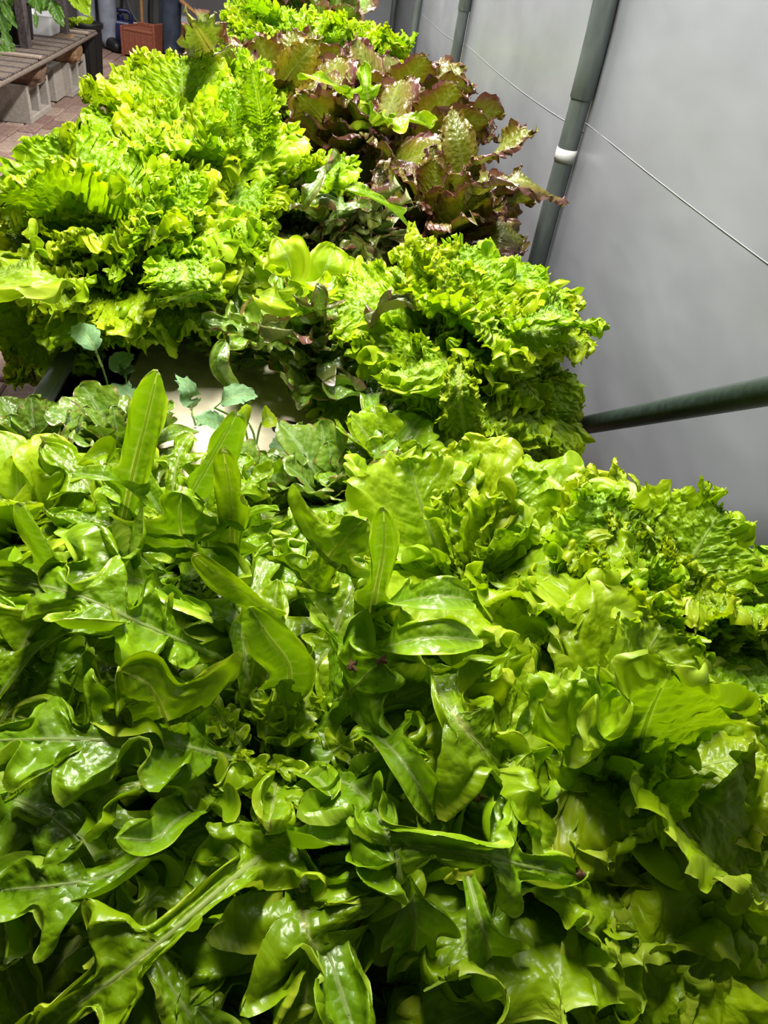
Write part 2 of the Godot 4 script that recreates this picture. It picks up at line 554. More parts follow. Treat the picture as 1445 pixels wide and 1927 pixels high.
func style(kind: String, tone: String, L: float, sd: int) -> Dictionary:     # everything about a leaf but its rib line
	var r := RandomNumberGenerator.new()
	r.seed = sd * 7919 + kind.hash() % 1000
	var c: Array = TONES[tone]
	var p := {"seed": r.randf() * 9.0, "c_in": c[0], "c_out": c[1], "c_edge": c[2], "c_rib": c[3]}
	match kind:
		"frilly":
			p.merge({"out_l": jig(FAN, r, 0.03), "out_r": jig(FAN, r, 0.03), "half": 260, "rings": 17, "sweep": 0.8, "fold": 0.25, "fold2": 0.0, "cup": 0.5, "cup2": -0.7,
				"ruf": [[L * 0.07, 2.4, 0.15, 0.25], [L * 0.06, 9.0, 0.42, 0.6], [L * 0.022, 27.0, 0.55, 0.8]], "pucker": 0.0015, "veins": 9.0, "blister": 0.012, "blister_size": 0.014, "tooth": [0.042, 32.0], "ribw": 0.035, "edge_from": 0.82})
		"loose":
			p.merge({"out_l": jig(FAN, r, 0.04), "out_r": jig(FAN, r, 0.04), "half": 150, "rings": 16, "sweep": 0.8, "fold": 0.15, "fold2": 0.0, "cup": 0.4, "cup2": -0.3,
				"ruf": [[L * 0.07, 2.3, 0.1, 0.2], [L * 0.065, 5.0, 0.4, 0.6], [L * 0.02, 10.0, 0.65, 0.6]], "pucker": 0.002, "veins": 8.0, "blister": 0.007, "blister_size": 0.019, "tooth": [0.035, 10.0], "ribw": 0.025, "edge_from": 0.9})
		"oak":
			var nl := r.randi_range(2, 4)
			p.merge({"out_l": oak_out(r, nl, 0.29, 0.76, r.randf_range(0.06, 0.11)), "out_r": oak_out(r, nl, 0.29, 0.76, r.randf_range(0.07, 0.12)), "half": 84, "rings": 12, "sweep": 0.55, "fold": 0.35, "fold2": 0.1, "cup": 0.5, "cup2": -0.6,
				"ruf": [[L * 0.08, 1.7, 0.1, 0.2], [L * 0.035, 4.3, 0.35, 0.3]], "pucker": 0.0015, "veins": 7.0, "blister": 0.0042, "blister_size": 0.014, "ribw": 0.012, "edge_from": 0.93, "lobecurl": r.randf_range(-0.8, 0.4)})
		"tongue":
			p.merge({"out_l": jig(TONGUE, r, 0.02), "out_r": jig(TONGUE if r.randf() < 0.6 else BLADE, r, 0.02), "half": 60, "rings": 8, "sweep": 0.5, "fold": 0.5, "fold2": 0.3, "cup": 0.8, "cup2": 1.2,
				"ruf": [[L * 0.02, 1.7, 0.2, 0.2]], "pucker": L * 0.005, "veins": 9.0, "blister": L * 0.006, "blister_size": 0.012, "ribw": 0.013, "edge_from": 0.94})
		"butter":
			p.merge({"out_l": jig(LOBED_ROUND, r, 0.03), "out_r": jig(LOBED_ROUND, r, 0.03), "half": 56, "rings": 8, "sweep": 0.7, "fold": 0.3, "fold2": 0.1, "cup": 0.8, "cup2": -0.4,
				"ruf": [[L * 0.05, 1.7, 0.2, 0.2], [L * 0.012, 4.0, 0.6, 0.2]], "pucker": L * 0.01, "veins": 6.0, "blister": L * 0.012, "blister_size": 0.014, "ribw": 0.025, "edge_from": 0.95})
		"round":
			p.merge({"out_l": jig(ROUND, r, 0.02), "out_r": jig(ROUND, r, 0.02), "half": 56, "rings": 8, "sweep": 0.8, "fold": 0.15, "fold2": 0.1, "cup": 0.7, "cup2": 0.2,
				"ruf": [[L * 0.06, 1.6, 0.2, 0.2], [L * 0.02, 4.0, 0.5, 0.4]], "pucker": 0.003, "veins": 7.0, "blister": L * 0.012, "blister_size": 0.02, "ribw": 0.025, "edge_from": 0.95})
		"red":
			p.merge({"out_l": jig(LONG, r, 0.03), "out_r": jig(LONG, r, 0.03), "half": 100, "rings": 12, "sweep": 0.8, "fold": 0.3, "fold2": 0.0, "cup": 0.4, "cup2": -1.0,
				"ruf": [[L * 0.05, 2.4, 0.2, 0.3], [L * 0.035, 6.0, 0.5, 0.5], [L * 0.012, 14.0, 0.75, 0.7]], "pucker": 0.003, "veins": 9.0, "blister": 0.0055, "blister_size": 0.012, "tooth": [0.02, 18.0], "ribw": 0.03, "edge_from": 0.75})
		"kale":
			p.merge({"out_l": OVATE, "out_r": OVATE, "half": 50, "rings": 6, "sweep": 0.6, "fold": 0.3, "fold2": 0.1, "cup": 0.5, "cup2": 0.2,
				"ruf": [[L * 0.02, 2.0, 0.3, 0.2]], "pucker": L * 0.01, "veins": 6.0, "blister": L * 0.01, "blister_size": 0.008, "tooth": [0.03, 8.0], "ribw": 0.02, "edge_from": 0.95})
	return p

func mats_of(tone: String) -> Array:
	match tone:
		"frilly": return M.frilly
		"wavy": return M.wavy
		"oak": return M.oak
		"butter": return M.butter
		"kale": return M.kale
	return M.red

# a shared leaf of the library: [blade mesh, rib mesh]
func stock(kind: String, tone: String, L: float, e0: float, e1: float, v: int) -> Array:
	var key := "%s %s %.2f %d %d %d" % [kind, tone, L, e0, e1, v]
	if not lib.has(key):
		var p := style(kind, tone, L, v + int(e0) * 3)
		var r := RandomNumberGenerator.new()
		r.seed = key.hash()
		p.mid = arch(L, e0 + r.randf_range(-6, 6), e1 + r.randf_range(-14, 14), r.randf_range(-0.5, 0.5), r.randf_range(0.9, 1.6))
		var d: Vector3 = (p.mid[1] - p.mid[0]).normalized()
		p.up = Vector3(r.randf_range(-0.2, 0.2), d.z, -d.y).normalized()
		p.carry = true
		var b := leaf(p)
		lib[key] = [b, rib(p, L * p.ribw * 0.55)]
	return lib[key]

# rings: [how many, kind, length, e0, e1, height on the stem]
func head(called: String, label: String, category_: String, at: Vector3, tone: String, rings: Array, size := 1.0, sd := 1, lean := Vector3.ZERO, sector := []) -> Node3D:
	var o := thing(called, label, category_, at)
	fill_head(o, tone, rings, size, sd, lean, sector)
	return o

func fill_head(o: Node3D, tone: String, rings: Array, size: float, sd: int, lean: Vector3, sector: Array) -> void:
	var r := RandomNumberGenerator.new()
	r.seed = sd * 101 + 7
	var ms := mats_of(tone)
	var az := r.randf() * TAU
	for g in rings:
		for i in int(g[0]):
			az += TAU * 0.381966 + r.randf_range(-0.25, 0.25)
			var a := az
			if sector.size():
				a = deg_to_rad(sector[0] + (sector[1] - sector[0]) * (float(i) + r.randf_range(0.2, 0.8)) / g[0])
			var k: Array = stock(g[1], g[6] if g.size() > 6 else tone, g[2], g[3], g[4], r.randi_range(0, 4))
			var sc := size * r.randf_range(0.85, 1.12)
			var b := Basis(Vector3.UP, a) * Basis(Vector3.RIGHT, r.randf_range(-0.22, 0.22)) * Basis(Vector3.BACK, r.randf_range(-0.4, 0.4))
			if lean != Vector3.ZERO:
				b = Basis(Quaternion(Vector3.UP, (Vector3.UP + lean).normalized())) * b
			var m := part("leaf", k[0], ms[r.randi() % ms.size()] if g.size() < 7 else mats_of(g[6])[0], o)
			m.transform = Transform3D(b.scaled(Vector3.ONE * sc), b * Vector3(0, g[5] * size, 0.008))
			part("midrib", k[1], M.rib, m)
	# the stem that the leaves grow from
	var top: float = rings[-1][5] * size
	part("stem", tube([Vector3(0, -0.02, 0), Vector3(0, top * 0.5, 0), Vector3(0, top, 0)], [0.006 + top * 0.12, 0.007 + top * 0.1, 0.004], 10), M.stem, o)

# one leaf of its own, its rib through points of the photograph at chosen heights: [px, py, height above ground]
func hero(o: Node3D, kind: String, tone: String, pts: Array, wide := 1.0, up := Vector3.UP, sd := 1, more := {}) -> MeshInstance3D:
	var mid := []
	for q in pts:
		mid.append(at_y(q[0], q[1], q[2]) - o.position)
	var L := 0.0
	for i in mid.size() - 1:
		L += (mid[i + 1] - mid[i]).length()
	var p := style(kind, tone, L, sd)
	p.mid = mid
	p.up = up.normalized()
	p.merge(more, true)
	var most := 0.0
	for q in p.out_l + p.out_r:
		most = maxf(most, q.y)
	# the half width wanted, in metres
	var hw: float = wide * {"oak": 0.058, "tongue": 0.025, "frilly": 0.06, "loose": 0.07, "round": 0.035, "red": 0.06, "kale": 0.016, "butter": 0.03}[kind]
	for side in ["out_l", "out_r"]:
		var w := []
		for q in p[side]:
			w.append(Vector2(q.x, q.y * hw / (most * L)))
		p[side] = w
	for w in p.ruf:
		w[0] = minf(w[0], hw * 0.3) if w[1] < 4.0 else minf(w[0], hw * (0.22 if w[1] < 10.0 else 0.1))
	for k in ["cup", "cup2"]:
		p[k] = clampf(p[k], -0.6 * L / hw, 0.6 * L / hw)
	p.half = int(p.half * 1.3)
	p.rings += 3
	var ms := mats_of(tone)
	var m := part("leaf", leaf(p), ms[sd % ms.size()], o)
	part("midrib", rib(p, minf(L * p.ribw * 0.5, 0.0022 if kind != "tongue" else 0.0012)), M.rib, m)
	return m

# ---------------------------------------------------------------- the place
func _ready() -> void:
	rng.seed = 11
	# camera
	cam = Camera3D.new()
	cam.name = "camera"
	add_child(cam)
	var pitch := deg_to_rad(37.5)
	var yaw := deg_to_rad(8.5)
	var roll := deg_to_rad(8.5)
	eye_ahead = Vector3(sin(yaw) * cos(pitch), -sin(pitch), -cos(yaw) * cos(pitch))
	var rt := eye_ahead.cross(Vector3.UP).normalized()
	var u0 := rt.cross(eye_ahead)
	eye_right = rt * cos(roll) + u0 * sin(roll)
	eye_up = u0 * cos(roll) - rt * sin(roll)
	focal = 963.5 / tan(deg_to_rad(67.5) / 2.0)
	cam.fov = 67.5
	cam.near = 0.02
	cam.far = 60.0
	cam.transform = Transform3D(Basis(eye_right, eye_up, -eye_ahead), EYE)
	cam.current = true
	# night outside
	var we := WorldEnvironment.new()
	we.name = "environment"
	var env := Environment.new()
	env.background_mode = Environment.BG_COLOR
	env.background_color = Color(0.01, 0.012, 0.018)
	env.tonemap_mode = Environment.TONE_MAPPER_LINEAR
	env.tonemap_exposure = 3.9
	env.sdfgi_enabled = true
	env.ssao_enabled = true
	env.ssil_enabled = true
	we.environment = env
	add_child(we)
	# lamps over the beds, all out of the frame: [centre, length along z, energy]
	make_materials()
	M.stem = mat(Color(0.62, 0.72, 0.4), 0.5)
	M.stem_green = mat(Color(0.42, 0.55, 0.25), 0.5)
	lamp(Vector3(-0.05, 2.05, -1.35), 1.2, 2.2)
	lamp(Vector3(-0.02, 2.05, -3.0), 1.2, 1.7)
	lamp(Vector3(-0.02, 2.05, -4.8), 1.2, 2.7)
	lamp(Vector3(-2.1, 2.05, -3.6), 1.2, 0.9)
	lamp(Vector3(-1.9, 2.05, -6.4), 1.2, 0.9)
	shell()
	brick_floor()
	hoops()
	bed()
	lettuces()
	seedlings()
	left_side()
	back_end()

func lamp(at: Vector3, length: float, energy: float) -> void:
	var o := thing("grow_lamp", LAMP_LABELS[used.get("grow_lamp", -1) + 1], "lamp", at, "")
	part("housing", boxes([[Vector3(0, 0.03, 0), Vector3(0.16, 0.05, length)], [Vector3(0, 0.065, 0), Vector3(0.06, 0.03, length * 0.8)]], 0.008), mat(Color(0.75, 0.75, 0.76), 0.4, 0.3), o)
	var g := mat(Color(0.95, 0.95, 0.95), 0.5)
	g.emission_enabled = true
	g.emission = Color(1, 0.98, 0.94)
	g.emission_energy_multiplier = 1.5
	part("diffuser", box(Vector3(0.14, 0.008, length * 0.98), 0.003), g, o)
	for z in [-0.4, 0.4]:
		part("hanger", tube([Vector3(0, 0.08, z * length), Vector3(0, 0.62, z * length)], [0.002], 6), mat(Color(0.4, 0.4, 0.4), 0.4, 0.8), o)
	var l := AreaLight3D.new()
	l.name = "lamp_light"
	l.area_size = Vector2(0.14, length)
	l.light_color = Color(1, 0.985, 0.95)
	l.light_energy = energy
	l.shadow_enabled = true
	l.set("area_range", 20.0)
	l.set("area_attenuation", 2.0)
	o.add_child(l)
	l.position = Vector3(0, -0.012, 0)
	l.rotation = Vector3(-PI / 2, 0, 0)

const LAMP_LABELS := ["white tube lamp hung over the near end of the lettuce bed", "white tube lamp hung over the red lettuce", "white tube lamp hung over the far end of the lettuce bed", "white tube lamp hung over the slatted bench on the left", "white tube lamp hung over the aisle before the back wall"]

# outline of the tunnel: right wall up, over, down to the left wall: [x, y] for s in 0..1
const WALL_X := 0.605
func hoop_line(n: int, grow := 0.0) -> Array:
	var ctl := [Vector2(WALL_X, -0.1), Vector2(WALL_X, 0.5), Vector2(WALL_X + 0.01, 1.1), Vector2(WALL_X - 0.06, 1.7), Vector2(WALL_X - 0.4, 2.3), Vector2(-0.4, 2.75), Vector2(-1.25, 2.88), Vector2(-2.1, 2.75), Vector2(-2.72, 2.3), Vector2(-3.06, 1.7), Vector2(-3.13, 1.1), Vector2(-3.12, 0.5), Vector2(-3.12, -0.1)]
	var l: Array = even(catmull(ctl, 120), n)
	var out := []
	for i in n:
		var t: Vector2 = (l[mini(i + 1, n - 1)] - l[maxi(i - 1, 0)]).normalized()
		out.append(l[i] + Vector2(t.y, -t.x) * grow)
	return out

const HOOPS := [1.75, -0.12, -1.99, -3.98, -5.9, -7.8]
func film(s0: int, s1: int, n: int) -> ArrayMesh:      # the skin between two places of the outline, sagging in a little between hoops; two faces 6 mm apart
	var P := PackedVector3Array()
	var rows := 0
	var zs := []
	for h in HOOPS.size() - 1:
		for k in 10:
			zs.append([lerpf(HOOPS[h], HOOPS[h + 1], k / 10.0), sin(PI * k / 10.0)])
	zs.append([HOOPS[-1] - 0.6, 0.0])
	var outer: Array = hoop_line(n, 0.034)
	var cross := []
	for side in 2:
		for i in range(s0, s1 + 1):
			cross.append([i if side == 0 else s0 + s1 - i, side])
	cross.append([s0, 0])
	for z in zs:
		var line: Array = hoop_line(n, 0.028 + 0.035 * pow(z[1], 0.7) * 1.0)
		var line2: Array = hoop_line(n, 0.034 + 0.035 * pow(z[1], 0.7) * 1.0)
		for c in cross:
			var q: Vector2 = line[c[0]] if c[1] == 0 else line2[c[0]]
			P.append(Vector3(q.x, q.y, z[0]))
		rows += 1
	return grid(P, rows, cross.size())

func shell() -> void:
	var fm := mat(Color(0.51, 0.52, 0.545), 0.32, 0.0, 0.5)
	fm.albedo_texture = noise_tex(0.012, Color(0.9, 0.9, 0.9), Color(1, 1, 1), 31)
	fm.uv1_triplanar = true
	fm.uv1_scale = Vector3(0.5, 0.9, 0.5)
	fm.heightmap_enabled = true
	fm.heightmap_texture = noise_tex(0.01, Color.BLACK, Color.WHITE, 77)
	fm.heightmap_scale = 0.4
	M.film = fm
	var n := 61
	struct("wall_right", film(0, 14, n), fm, "grey plastic film wall stretched over hoop pipes on the right", "wall")
	struct("ceiling", film(14, 46, n), fm, "arched plastic film roof of the greenhouse", "ceiling")
	struct("wall_left", film(46, 60, n), fm, "plastic film wall on the far left behind the bench", "wall")
	var gm := mat(Color(0.36, 0.36, 0.37), 0.5)
	struct("wall_back", box(Vector3(2.75, 3.2, 0.06), 0.005, Vector3(-1.98, 1.4, -7.96)), gm, "dark grey sheet of the end wall behind the people", "wall")
	struct("wall_back", box(Vector3(1.45, 3.2, 0.06), 0.005, Vector3(0.12, 1.4, -7.96)), fm, "pale film end wall behind the furthest lettuces", "wall")
	struct("wall_front", box(Vector3(4.2, 3.2, 0.06), 0.005, Vector3(-1.25, 1.4, 1.78)), gm, "grey film end wall behind the viewer", "wall")

func bed() -> void:
	var liner := mat(Color(0.03, 0.03, 0.035), 0.35)
	var o := thing("grow_bed", "long black-lined raft bed on the brick floor holding all the lettuces", "planter", Vector3.ZERO)
	var z0 := 0.6
	var z1 := -7.0
	var L := z0 - z1
	var zc := (z0 + z1) / 2
	part("liner", boxes([[Vector3(-0.405, 0.24, zc), Vector3(0.03, 0.46, L)], [Vector3(0.345, 0.24, zc), Vector3(0.03, 0.46, L)], [Vector3(-0.03, 0.24, z0), Vector3(0.78, 0.46, 0.03)], [Vector3(-0.03, 0.24, z1), Vector3(0.78, 0.46, 0.03)], [Vector3(-0.03, 0.03, zc), Vector3(0.75, 0.02, L)]], 0.006), liner, o)
	part("rim", boxes([[Vector3(-0.405, 0.477, zc), Vector3(0.036, 0.014, L + 0.03)], [Vector3(0.345, 0.477, zc), Vector3(0.036, 0.014, L + 0.03)]], 0.005), mat(Color(0.4, 0.42, 0.44), 0.3, 0.4), o, "grey rim strip")
	part("water", box(Vector3(0.72, 0.34, L - 0.04), 0.002, Vector3(-0.03, 0.22, zc)), mat(Color(0.01, 0.012, 0.012), 0.08), o, "dark water under the rafts")
	var foam := grainy(Color(0.86, 0.82, 0.7), 0.12, 0.8, 3.0, 0.05, 3)
	var k := 0
	var names := ["cream foam raft under the nearest lettuces", "cream foam raft with bluish seedlings standing on it", "cream foam raft hidden under the red lettuce", "cream foam raft below the far green lettuce", "cream foam raft at the end wall end of the bed", "cream foam raft furthest along the bed"]
	for z in [0.0, -1.21, -2.42, -3.63, -4.84, -6.05]:
		var raft := thing("foam_raft", names[k], "raft", Vector3(-0.02, 0.415, z - 0.05))
		part("board", box(Vector3(0.58, 0.06, 1.2), 0.008), foam, raft)
		for i in 3:
			for j in 4:
				part("planting_hole", lathe([[0.0, 0.0312], [0.02, 0.0312], [0.024, 0.0316], [0.0245, 0.03]], 14), mat(Color(0.1, 0.09, 0.06), 0.8), raft).position = Vector3(-0.25 + 0.25 * i, 0, -0.45 + 0.3 * j)
		k += 1

func lettuces() -> void:
	# ring: [count, kind, length, angle at stem, angle at tip, height]
	var oak_rings := [[13, "oak", 0.26, 40, -40, 0.01], [13, "oak", 0.26, 52, -15, 0.02], [12, "oak", 0.22, 62, 5, 0.04], [8, "tongue", 0.17, 66, 25, 0.05], [12, "oak", 0.1, 62, 5, 0.07], [20, "oak", 0.075, 64, 15, 0.1, "butter"]]
	var fr_rings := [[11, "frilly", 0.23, 30, -35, 0.01], [11, "frilly", 0.24, 52, 0, 0.03], [10, "frilly", 0.21, 68, 30, 0.05], [8, "frilly", 0.14, 78, 55, 0.06]]
	var fr_hang := [[9, "frilly", 0.24, 30, -30, 0.01], [11, "frilly", 0.24, 52, 0, 0.03], [10, "frilly", 0.22, 68, 35, 0.05], [8, "frilly", 0.14, 78, 55, 0.06]]
	var lo_rings := [[10, "loose", 0.23, 30, -40, 0.01], [11, "loose", 0.24, 50, -5, 0.03], [9, "loose", 0.2, 66, 25, 0.05], [6, "loose", 0.13, 76, 50, 0.06]]
	var small := [[10, "butter", 0.13, 40, 5, 0.01], [9, "butter", 0.12, 60, 25, 0.02], [8, "butter", 0.08, 74, 50, 0.03]]
	var bt := [[12, "butter", 0.19, 40, -5, 0.01], [12, "butter", 0.18, 58, 20, 0.03], [11, "butter", 0.12, 72, 45, 0.04], [8, "butter", 0.07, 70, 30, 0.05]]
	var red_rings := [[9, "red", 0.26, 45, -10, 0.01], [9, "red", 0.27, 62, 20, 0.03], [8, "red", 0.22, 74, 45, 0.05]]
	var ro_rings := [[9, "oak", 0.2, 45, -10, 0.01], [10, "oak", 0.19, 60, 15, 0.03], [10, "butter", 0.1, 66, 30, 0.06]]
	var front := head("oakleaf_lettuce", "large green oakleaf lettuce filling the front of the bed", "lettuce", Vector3(-0.01, 0.45, -0.4), "oak", oak_rings, 1.0, 1)
	front_leaves(front)
	var tall := head("oakleaf_lettuce", "green oakleaf lettuce with tall upright tongues behind the largest head", "lettuce", Vector3(-0.12, 0.45, -0.7), "oak", oak_rings, 0.85, 2)
	tall_leaves(tall)
	head("oakleaf_lettuce", "green oakleaf lettuce at the lower left corner of the bed", "lettuce", Vector3(-0.27, 0.45, -0.38), "oak", oak_rings, 0.9, 31)
	head("oakleaf_lettuce", "shaded oakleaf lettuce at the bottom, its leaves hanging under the largest head", "lettuce", Vector3(0.02, 0.42, -0.14), "oak", oak_rings, 0.85, 32)
	head("loose_lettuce", "shaded wavy lettuce at the lower right corner, partly hidden by wide cupped leaves", "lettuce", Vector3(0.27, 0.42, -0.14), "wavy", lo_rings, 0.8, 33)
	var cupped := head("loose_lettuce", "smooth wavy lettuce with wide cupped leaves at the lower right", "lettuce", Vector3(0.29, 0.45, -0.38), "wavy", lo_rings, 0.92, 3, Vector3(0.15, 0, 0))
	cupped_leaves(cupped)
	head("loose_lettuce", "wavy pale lettuce between the oakleaf and the curly head on the right", "lettuce", Vector3(0.22, 0.45, -0.66), "wavy", lo_rings, 0.95, 4)
	head("curly_lettuce", "finely curled lettuce at the right edge against the plastic wall", "lettuce", Vector3(0.41, 0.45, -0.6), "frilly", fr_rings, 0.85, 5, Vector3(0.2, 0, 0))
	head("butter_lettuce", "pale yellow-green round-lobed lettuce at the left edge", "lettuce", Vector3(-0.32, 0.45, -0.74), "butter", bt, 0.85, 6)
	head("young_lettuce", "small bronze-tinged lettuce in front of the black gap in the bed", "lettuce", Vector3(-0.26, 0.45, -0.96), "tinged", small, 0.9, 7)
	head("young_lettuce", "small tinged lettuce at the left rim beside the bricks", "lettuce", Vector3(-0.37, 0.45, -0.95), "tinged", small, 0.8, 34)
	head("young_lettuce", "small bronze-tinged lettuce between the foam and the wavy head", "lettuce", Vector3(0.05, 0.45, -0.86), "tinged", small, 1.05, 8)
	head("young_lettuce", "small plain green lettuce at the foot of the curly head by the wall", "lettuce", Vector3(0.14, 0.45, -0.92), "oak", small, 1.1, 35)
	head("young_lettuce", "small tinged lettuce just behind the upright tongues", "lettuce", Vector3(-0.05, 0.45, -0.84), "tinged", small, 0.85, 36)
	head("young_lettuce", "shaded young green lettuce on the foam just under the hanging curly head", "lettuce", at_y(330, 640, 0.45), "oak", [[9, "butter", 0.15, 40, 0, 0.01], [8, "oak", 0.13, 60, 20, 0.03]], 0.95, 37)
	head("young_lettuce", "shaded young tinged lettuce on the foam left of the bronze-tipped oakleaf", "lettuce", at_y(440, 690, 0.45), "tinged", [[8, "butter", 0.13, 45, 10, 0.01], [8, "oak", 0.12, 62, 25, 0.02]], 0.9, 38)
	var hang := head("curly_lettuce", "big curly lettuce hanging over the left rim of the bed", "lettuce", Vector3(-0.31, 0.47, -1.45), "frilly", fr_hang, 1.15, 9, Vector3(-0.22, 0, 0.05))
	fill_head(hang, "frilly", [[7, "frilly", 0.27, 5, -80, 0.005]], 1.0, 91, Vector3.ZERO, [-150, -62])
	hero(hang, "loose", "wavy", [[170, 540, 0.6], [110, 525, 0.66], [40, 510, 0.68], [-30, 520, 0.64]], 0.95, Vector3(-0.1, 1, 0.3), 3)
	hero(hang, "frilly", "frilly", [[330, 470, 0.6], [345, 510, 0.66], [350, 545, 0.65], [355, 575, 0.6]], 0.9, Vector3(0, 1, 0.6), 4)
	hero(hang, "frilly", "frilly", [[180, 560, 0.5], [150, 610, 0.5], [115, 655, 0.45], [95, 700, 0.38]], 0.85, Vector3(-0.5, 0.6, 0.8), 6)
	hero(hang, "frilly", "frilly", [[150, 540, 0.52], [100, 590, 0.5], [60, 640, 0.44], [50, 690, 0.36]], 0.85, Vector3(-0.6, 0.6, 0.8), 7)
	var wallside := head("curly_lettuce", "big curly lettuce by the wall in front of the sloping pipe", "lettuce", Vector3(0.27, 0.46, -1.27), "frilly", fr_hang, 1.08, 10, Vector3(0.12, 0, 0.1))
	fill_head(wallside, "frilly", [[8, "frilly", 0.27, 10, -75, 0.005]], 1.0, 92, Vector3.ZERO, [0, 110])
	hero(wallside, "frilly", "frilly", [[858, 650, 0.62], [864, 720, 0.62], [870, 790, 0.56], [882, 850, 0.5]], 0.55, Vector3(0, 0.5, 1), 5)
	hero(wallside, "frilly", "frilly", [[960, 680, 0.54], [1010, 720, 0.54], [1050, 770, 0.48], [1075, 820, 0.4]], 0.9, Vector3(0.4, 0.6, 1), 8)
	hero(wallside, "frilly", "frilly", [[880, 660, 0.56], [830, 680, 0.62], [790, 690, 0.62], [750, 700, 0.58]], 0.9, Vector3(0, 1, 0.5), 9)
	hero(wallside, "frilly", "frilly", [[940, 640, 0.6], [1000, 600, 0.68], [1050, 590, 0.7], [1100, 610, 0.66]], 0.8, Vector3(0, 1, 0.3), 10)
	var mixed := head("oakleaf_lettuce", "bronze-tipped oakleaf lettuce standing between the two big curly heads", "lettuce", Vector3(0.0, 0.45, -1.25), "tinged", ro_rings, 1.0, 11)
	hero(mixed, "oak", "redoak", [[580, 640, 0.55], [560, 640, 0.62], [530, 625, 0.66], [490, 615, 0.66]], 1.0, Vector3(0, 1, 0.2), 2)
	hero(mixed, "oak", "redoak", [[600, 660, 0.52], [605, 610, 0.6], [600, 570, 0.68], [600, 530, 0.72]], 0.9, Vector3(0, 0.2, 1), 5)
	hero(mixed, "oak", "redoak", [[660, 640, 0.55], [690, 600, 0.62], [730, 575, 0.67], [780, 570, 0.68]], 0.8, Vector3(0, 1, 0.5), 7)
	hero(mixed, "oak", "redoak", [[590, 680, 0.54], [620, 680, 0.57], [650, 700, 0.56], [665, 725, 0.52]], 1.0, Vector3(0, 1, 0.4), 9)
	hero(mixed, "tongue", "tinged", [[470, 760, 0.47], [430, 720, 0.53], [410, 680, 0.58], [425, 640, 0.6]], 0.9, Vector3(0.3, 0.3, 1), 3)
	hero(mixed, "oak", "tinged", [[690, 730, 0.53], [700, 770, 0.55], [712, 800, 0.53], [720, 830, 0.48]], 1.3, Vector3(0, 1, 0.6), 4)
	hero(mixed, "round", "oak", [[650, 780, 0.47], [680, 800, 0.51], [720, 830, 0.52], [790, 830, 0.5]], 0.9, Vector3(0, 1, 0.4), 5)
	head("curly_lettuce", "curly lettuce behind the one hanging over the left rim", "lettuce", Vector3(-0.31, 0.47, -1.75), "frilly", fr_rings, 1.3, 12, Vector3(-0.25, 0, 0))
	var upright := head("curly_lettuce", "curly lettuce with the tall upright leaf beside the red heads", "lettuce", Vector3(-0.12, 0.45, -1.95), "frilly", fr_rings, 1.1, 13)
	hero(upright, "frilly", "frilly", [[500, 380, 0.6], [498, 290, 0.7], [490, 210, 0.8], [475, 130, 0.88]], 0.62, Vector3(0, 0.2, 1), 12)
	hero(upright, "frilly", "frilly", [[470, 360, 0.6], [440, 290, 0.7], [440, 220, 0.78], [450, 160, 0.84]], 0.5, Vector3(-0.3, 0.3, 1), 13)
	var roundish := head("butter_lettuce", "small smooth round-leaved lettuce between the curly heads", "lettuce", Vector3(-0.01, 0.45, -1.5), "butter", bt, 0.9, 14)
	hero(roundish, "round", "butter", [[565, 575, 0.58], [552, 530, 0.66], [540, 485, 0.71], [520, 450, 0.73]], 1.25, Vector3(-0.3, 0.9, 0.7), 2)
	hero(roundish, "round", "butter", [[580, 575, 0.58], [598, 535, 0.64], [615, 500, 0.68], [628, 465, 0.7]], 1.05, Vector3(0.4, 0.9, 0.7), 3)
	hero(roundish, "round", "butter", [[570, 590, 0.58], [545, 575, 0.63], [515, 560, 0.66], [490, 555, 0.65]], 0.9, Vector3(0, 0.8, 0.6), 4)
	hero(roundish, "round", "butter", [[570, 560, 0.6], [578, 540, 0.65], [590, 530, 0.68], [610, 545, 0.67]], 1.0, Vector3(0, 1, 0.3), 6)
	var dark := head("red_oakleaf_lettuce", "dark red oakleaf lettuce behind the curly head by the wall", "lettuce", Vector3(0.1, 0.45, -1.85), "redoak", ro_rings, 1.1, 15)
	hero(dark, "tongue", "redoak", [[640, 300, 0.68], [612, 330, 0.71], [585, 360, 0.7], [567, 390, 0.66]], 1.6, Vector3(-0.6, 0.5, 0.6), 4)
	hero(dark, "tongue", "oak", [[780, 440, 0.6], [735, 395, 0.66], [690, 370, 0.7], [650, 357, 0.71]], 1.4, Vector3(0, 1, 0.2), 7)
	hero(dark, "oak", "redoak", [[640, 370, 0.62], [640, 395, 0.62], [645, 420, 0.58], [655, 445, 0.52]], 1.3, Vector3(0, 0.6, 1), 8)
	var tallred := head("red_lettuce", "tall bronze-red lettuce reaching towards the upright pipe", "lettuce", Vector3(0.3, 0.45, -1.95), "red", red_rings, 1.0, 16, Vector3(0.1, 0, 0))
	hero(tallred, "red", "red", [[880, 410, 0.56], [872, 330, 0.66], [862, 265, 0.74], [850, 205, 0.8]], 0.8, Vector3(0, 0.2, 1), 3, {"c_edge": Color(0.2, 0.14, 0.02), "c_out": Color(0.2, 0.17, 0.02)})
	hero(tallred, "red", "red", [[860, 400, 0.6], [930, 350, 0.71], [990, 340, 0.74], [1055, 385, 0.68]], 0.85, Vector3(-0.1, 1, 0.2), 5)
	hero(tallred, "red", "red", [[860, 340, 0.62], [920, 295, 0.72], [960, 265, 0.77], [1000, 245, 0.8]], 0.9, Vector3(0, 0.9, 0.6), 6)
	hero(tallred, "red", "red", [[880, 470, 0.52], [920, 450, 0.58], [950, 440, 0.6], [985, 450, 0.58]], 0.9, Vector3(0, 0.9, 0.6), 7)
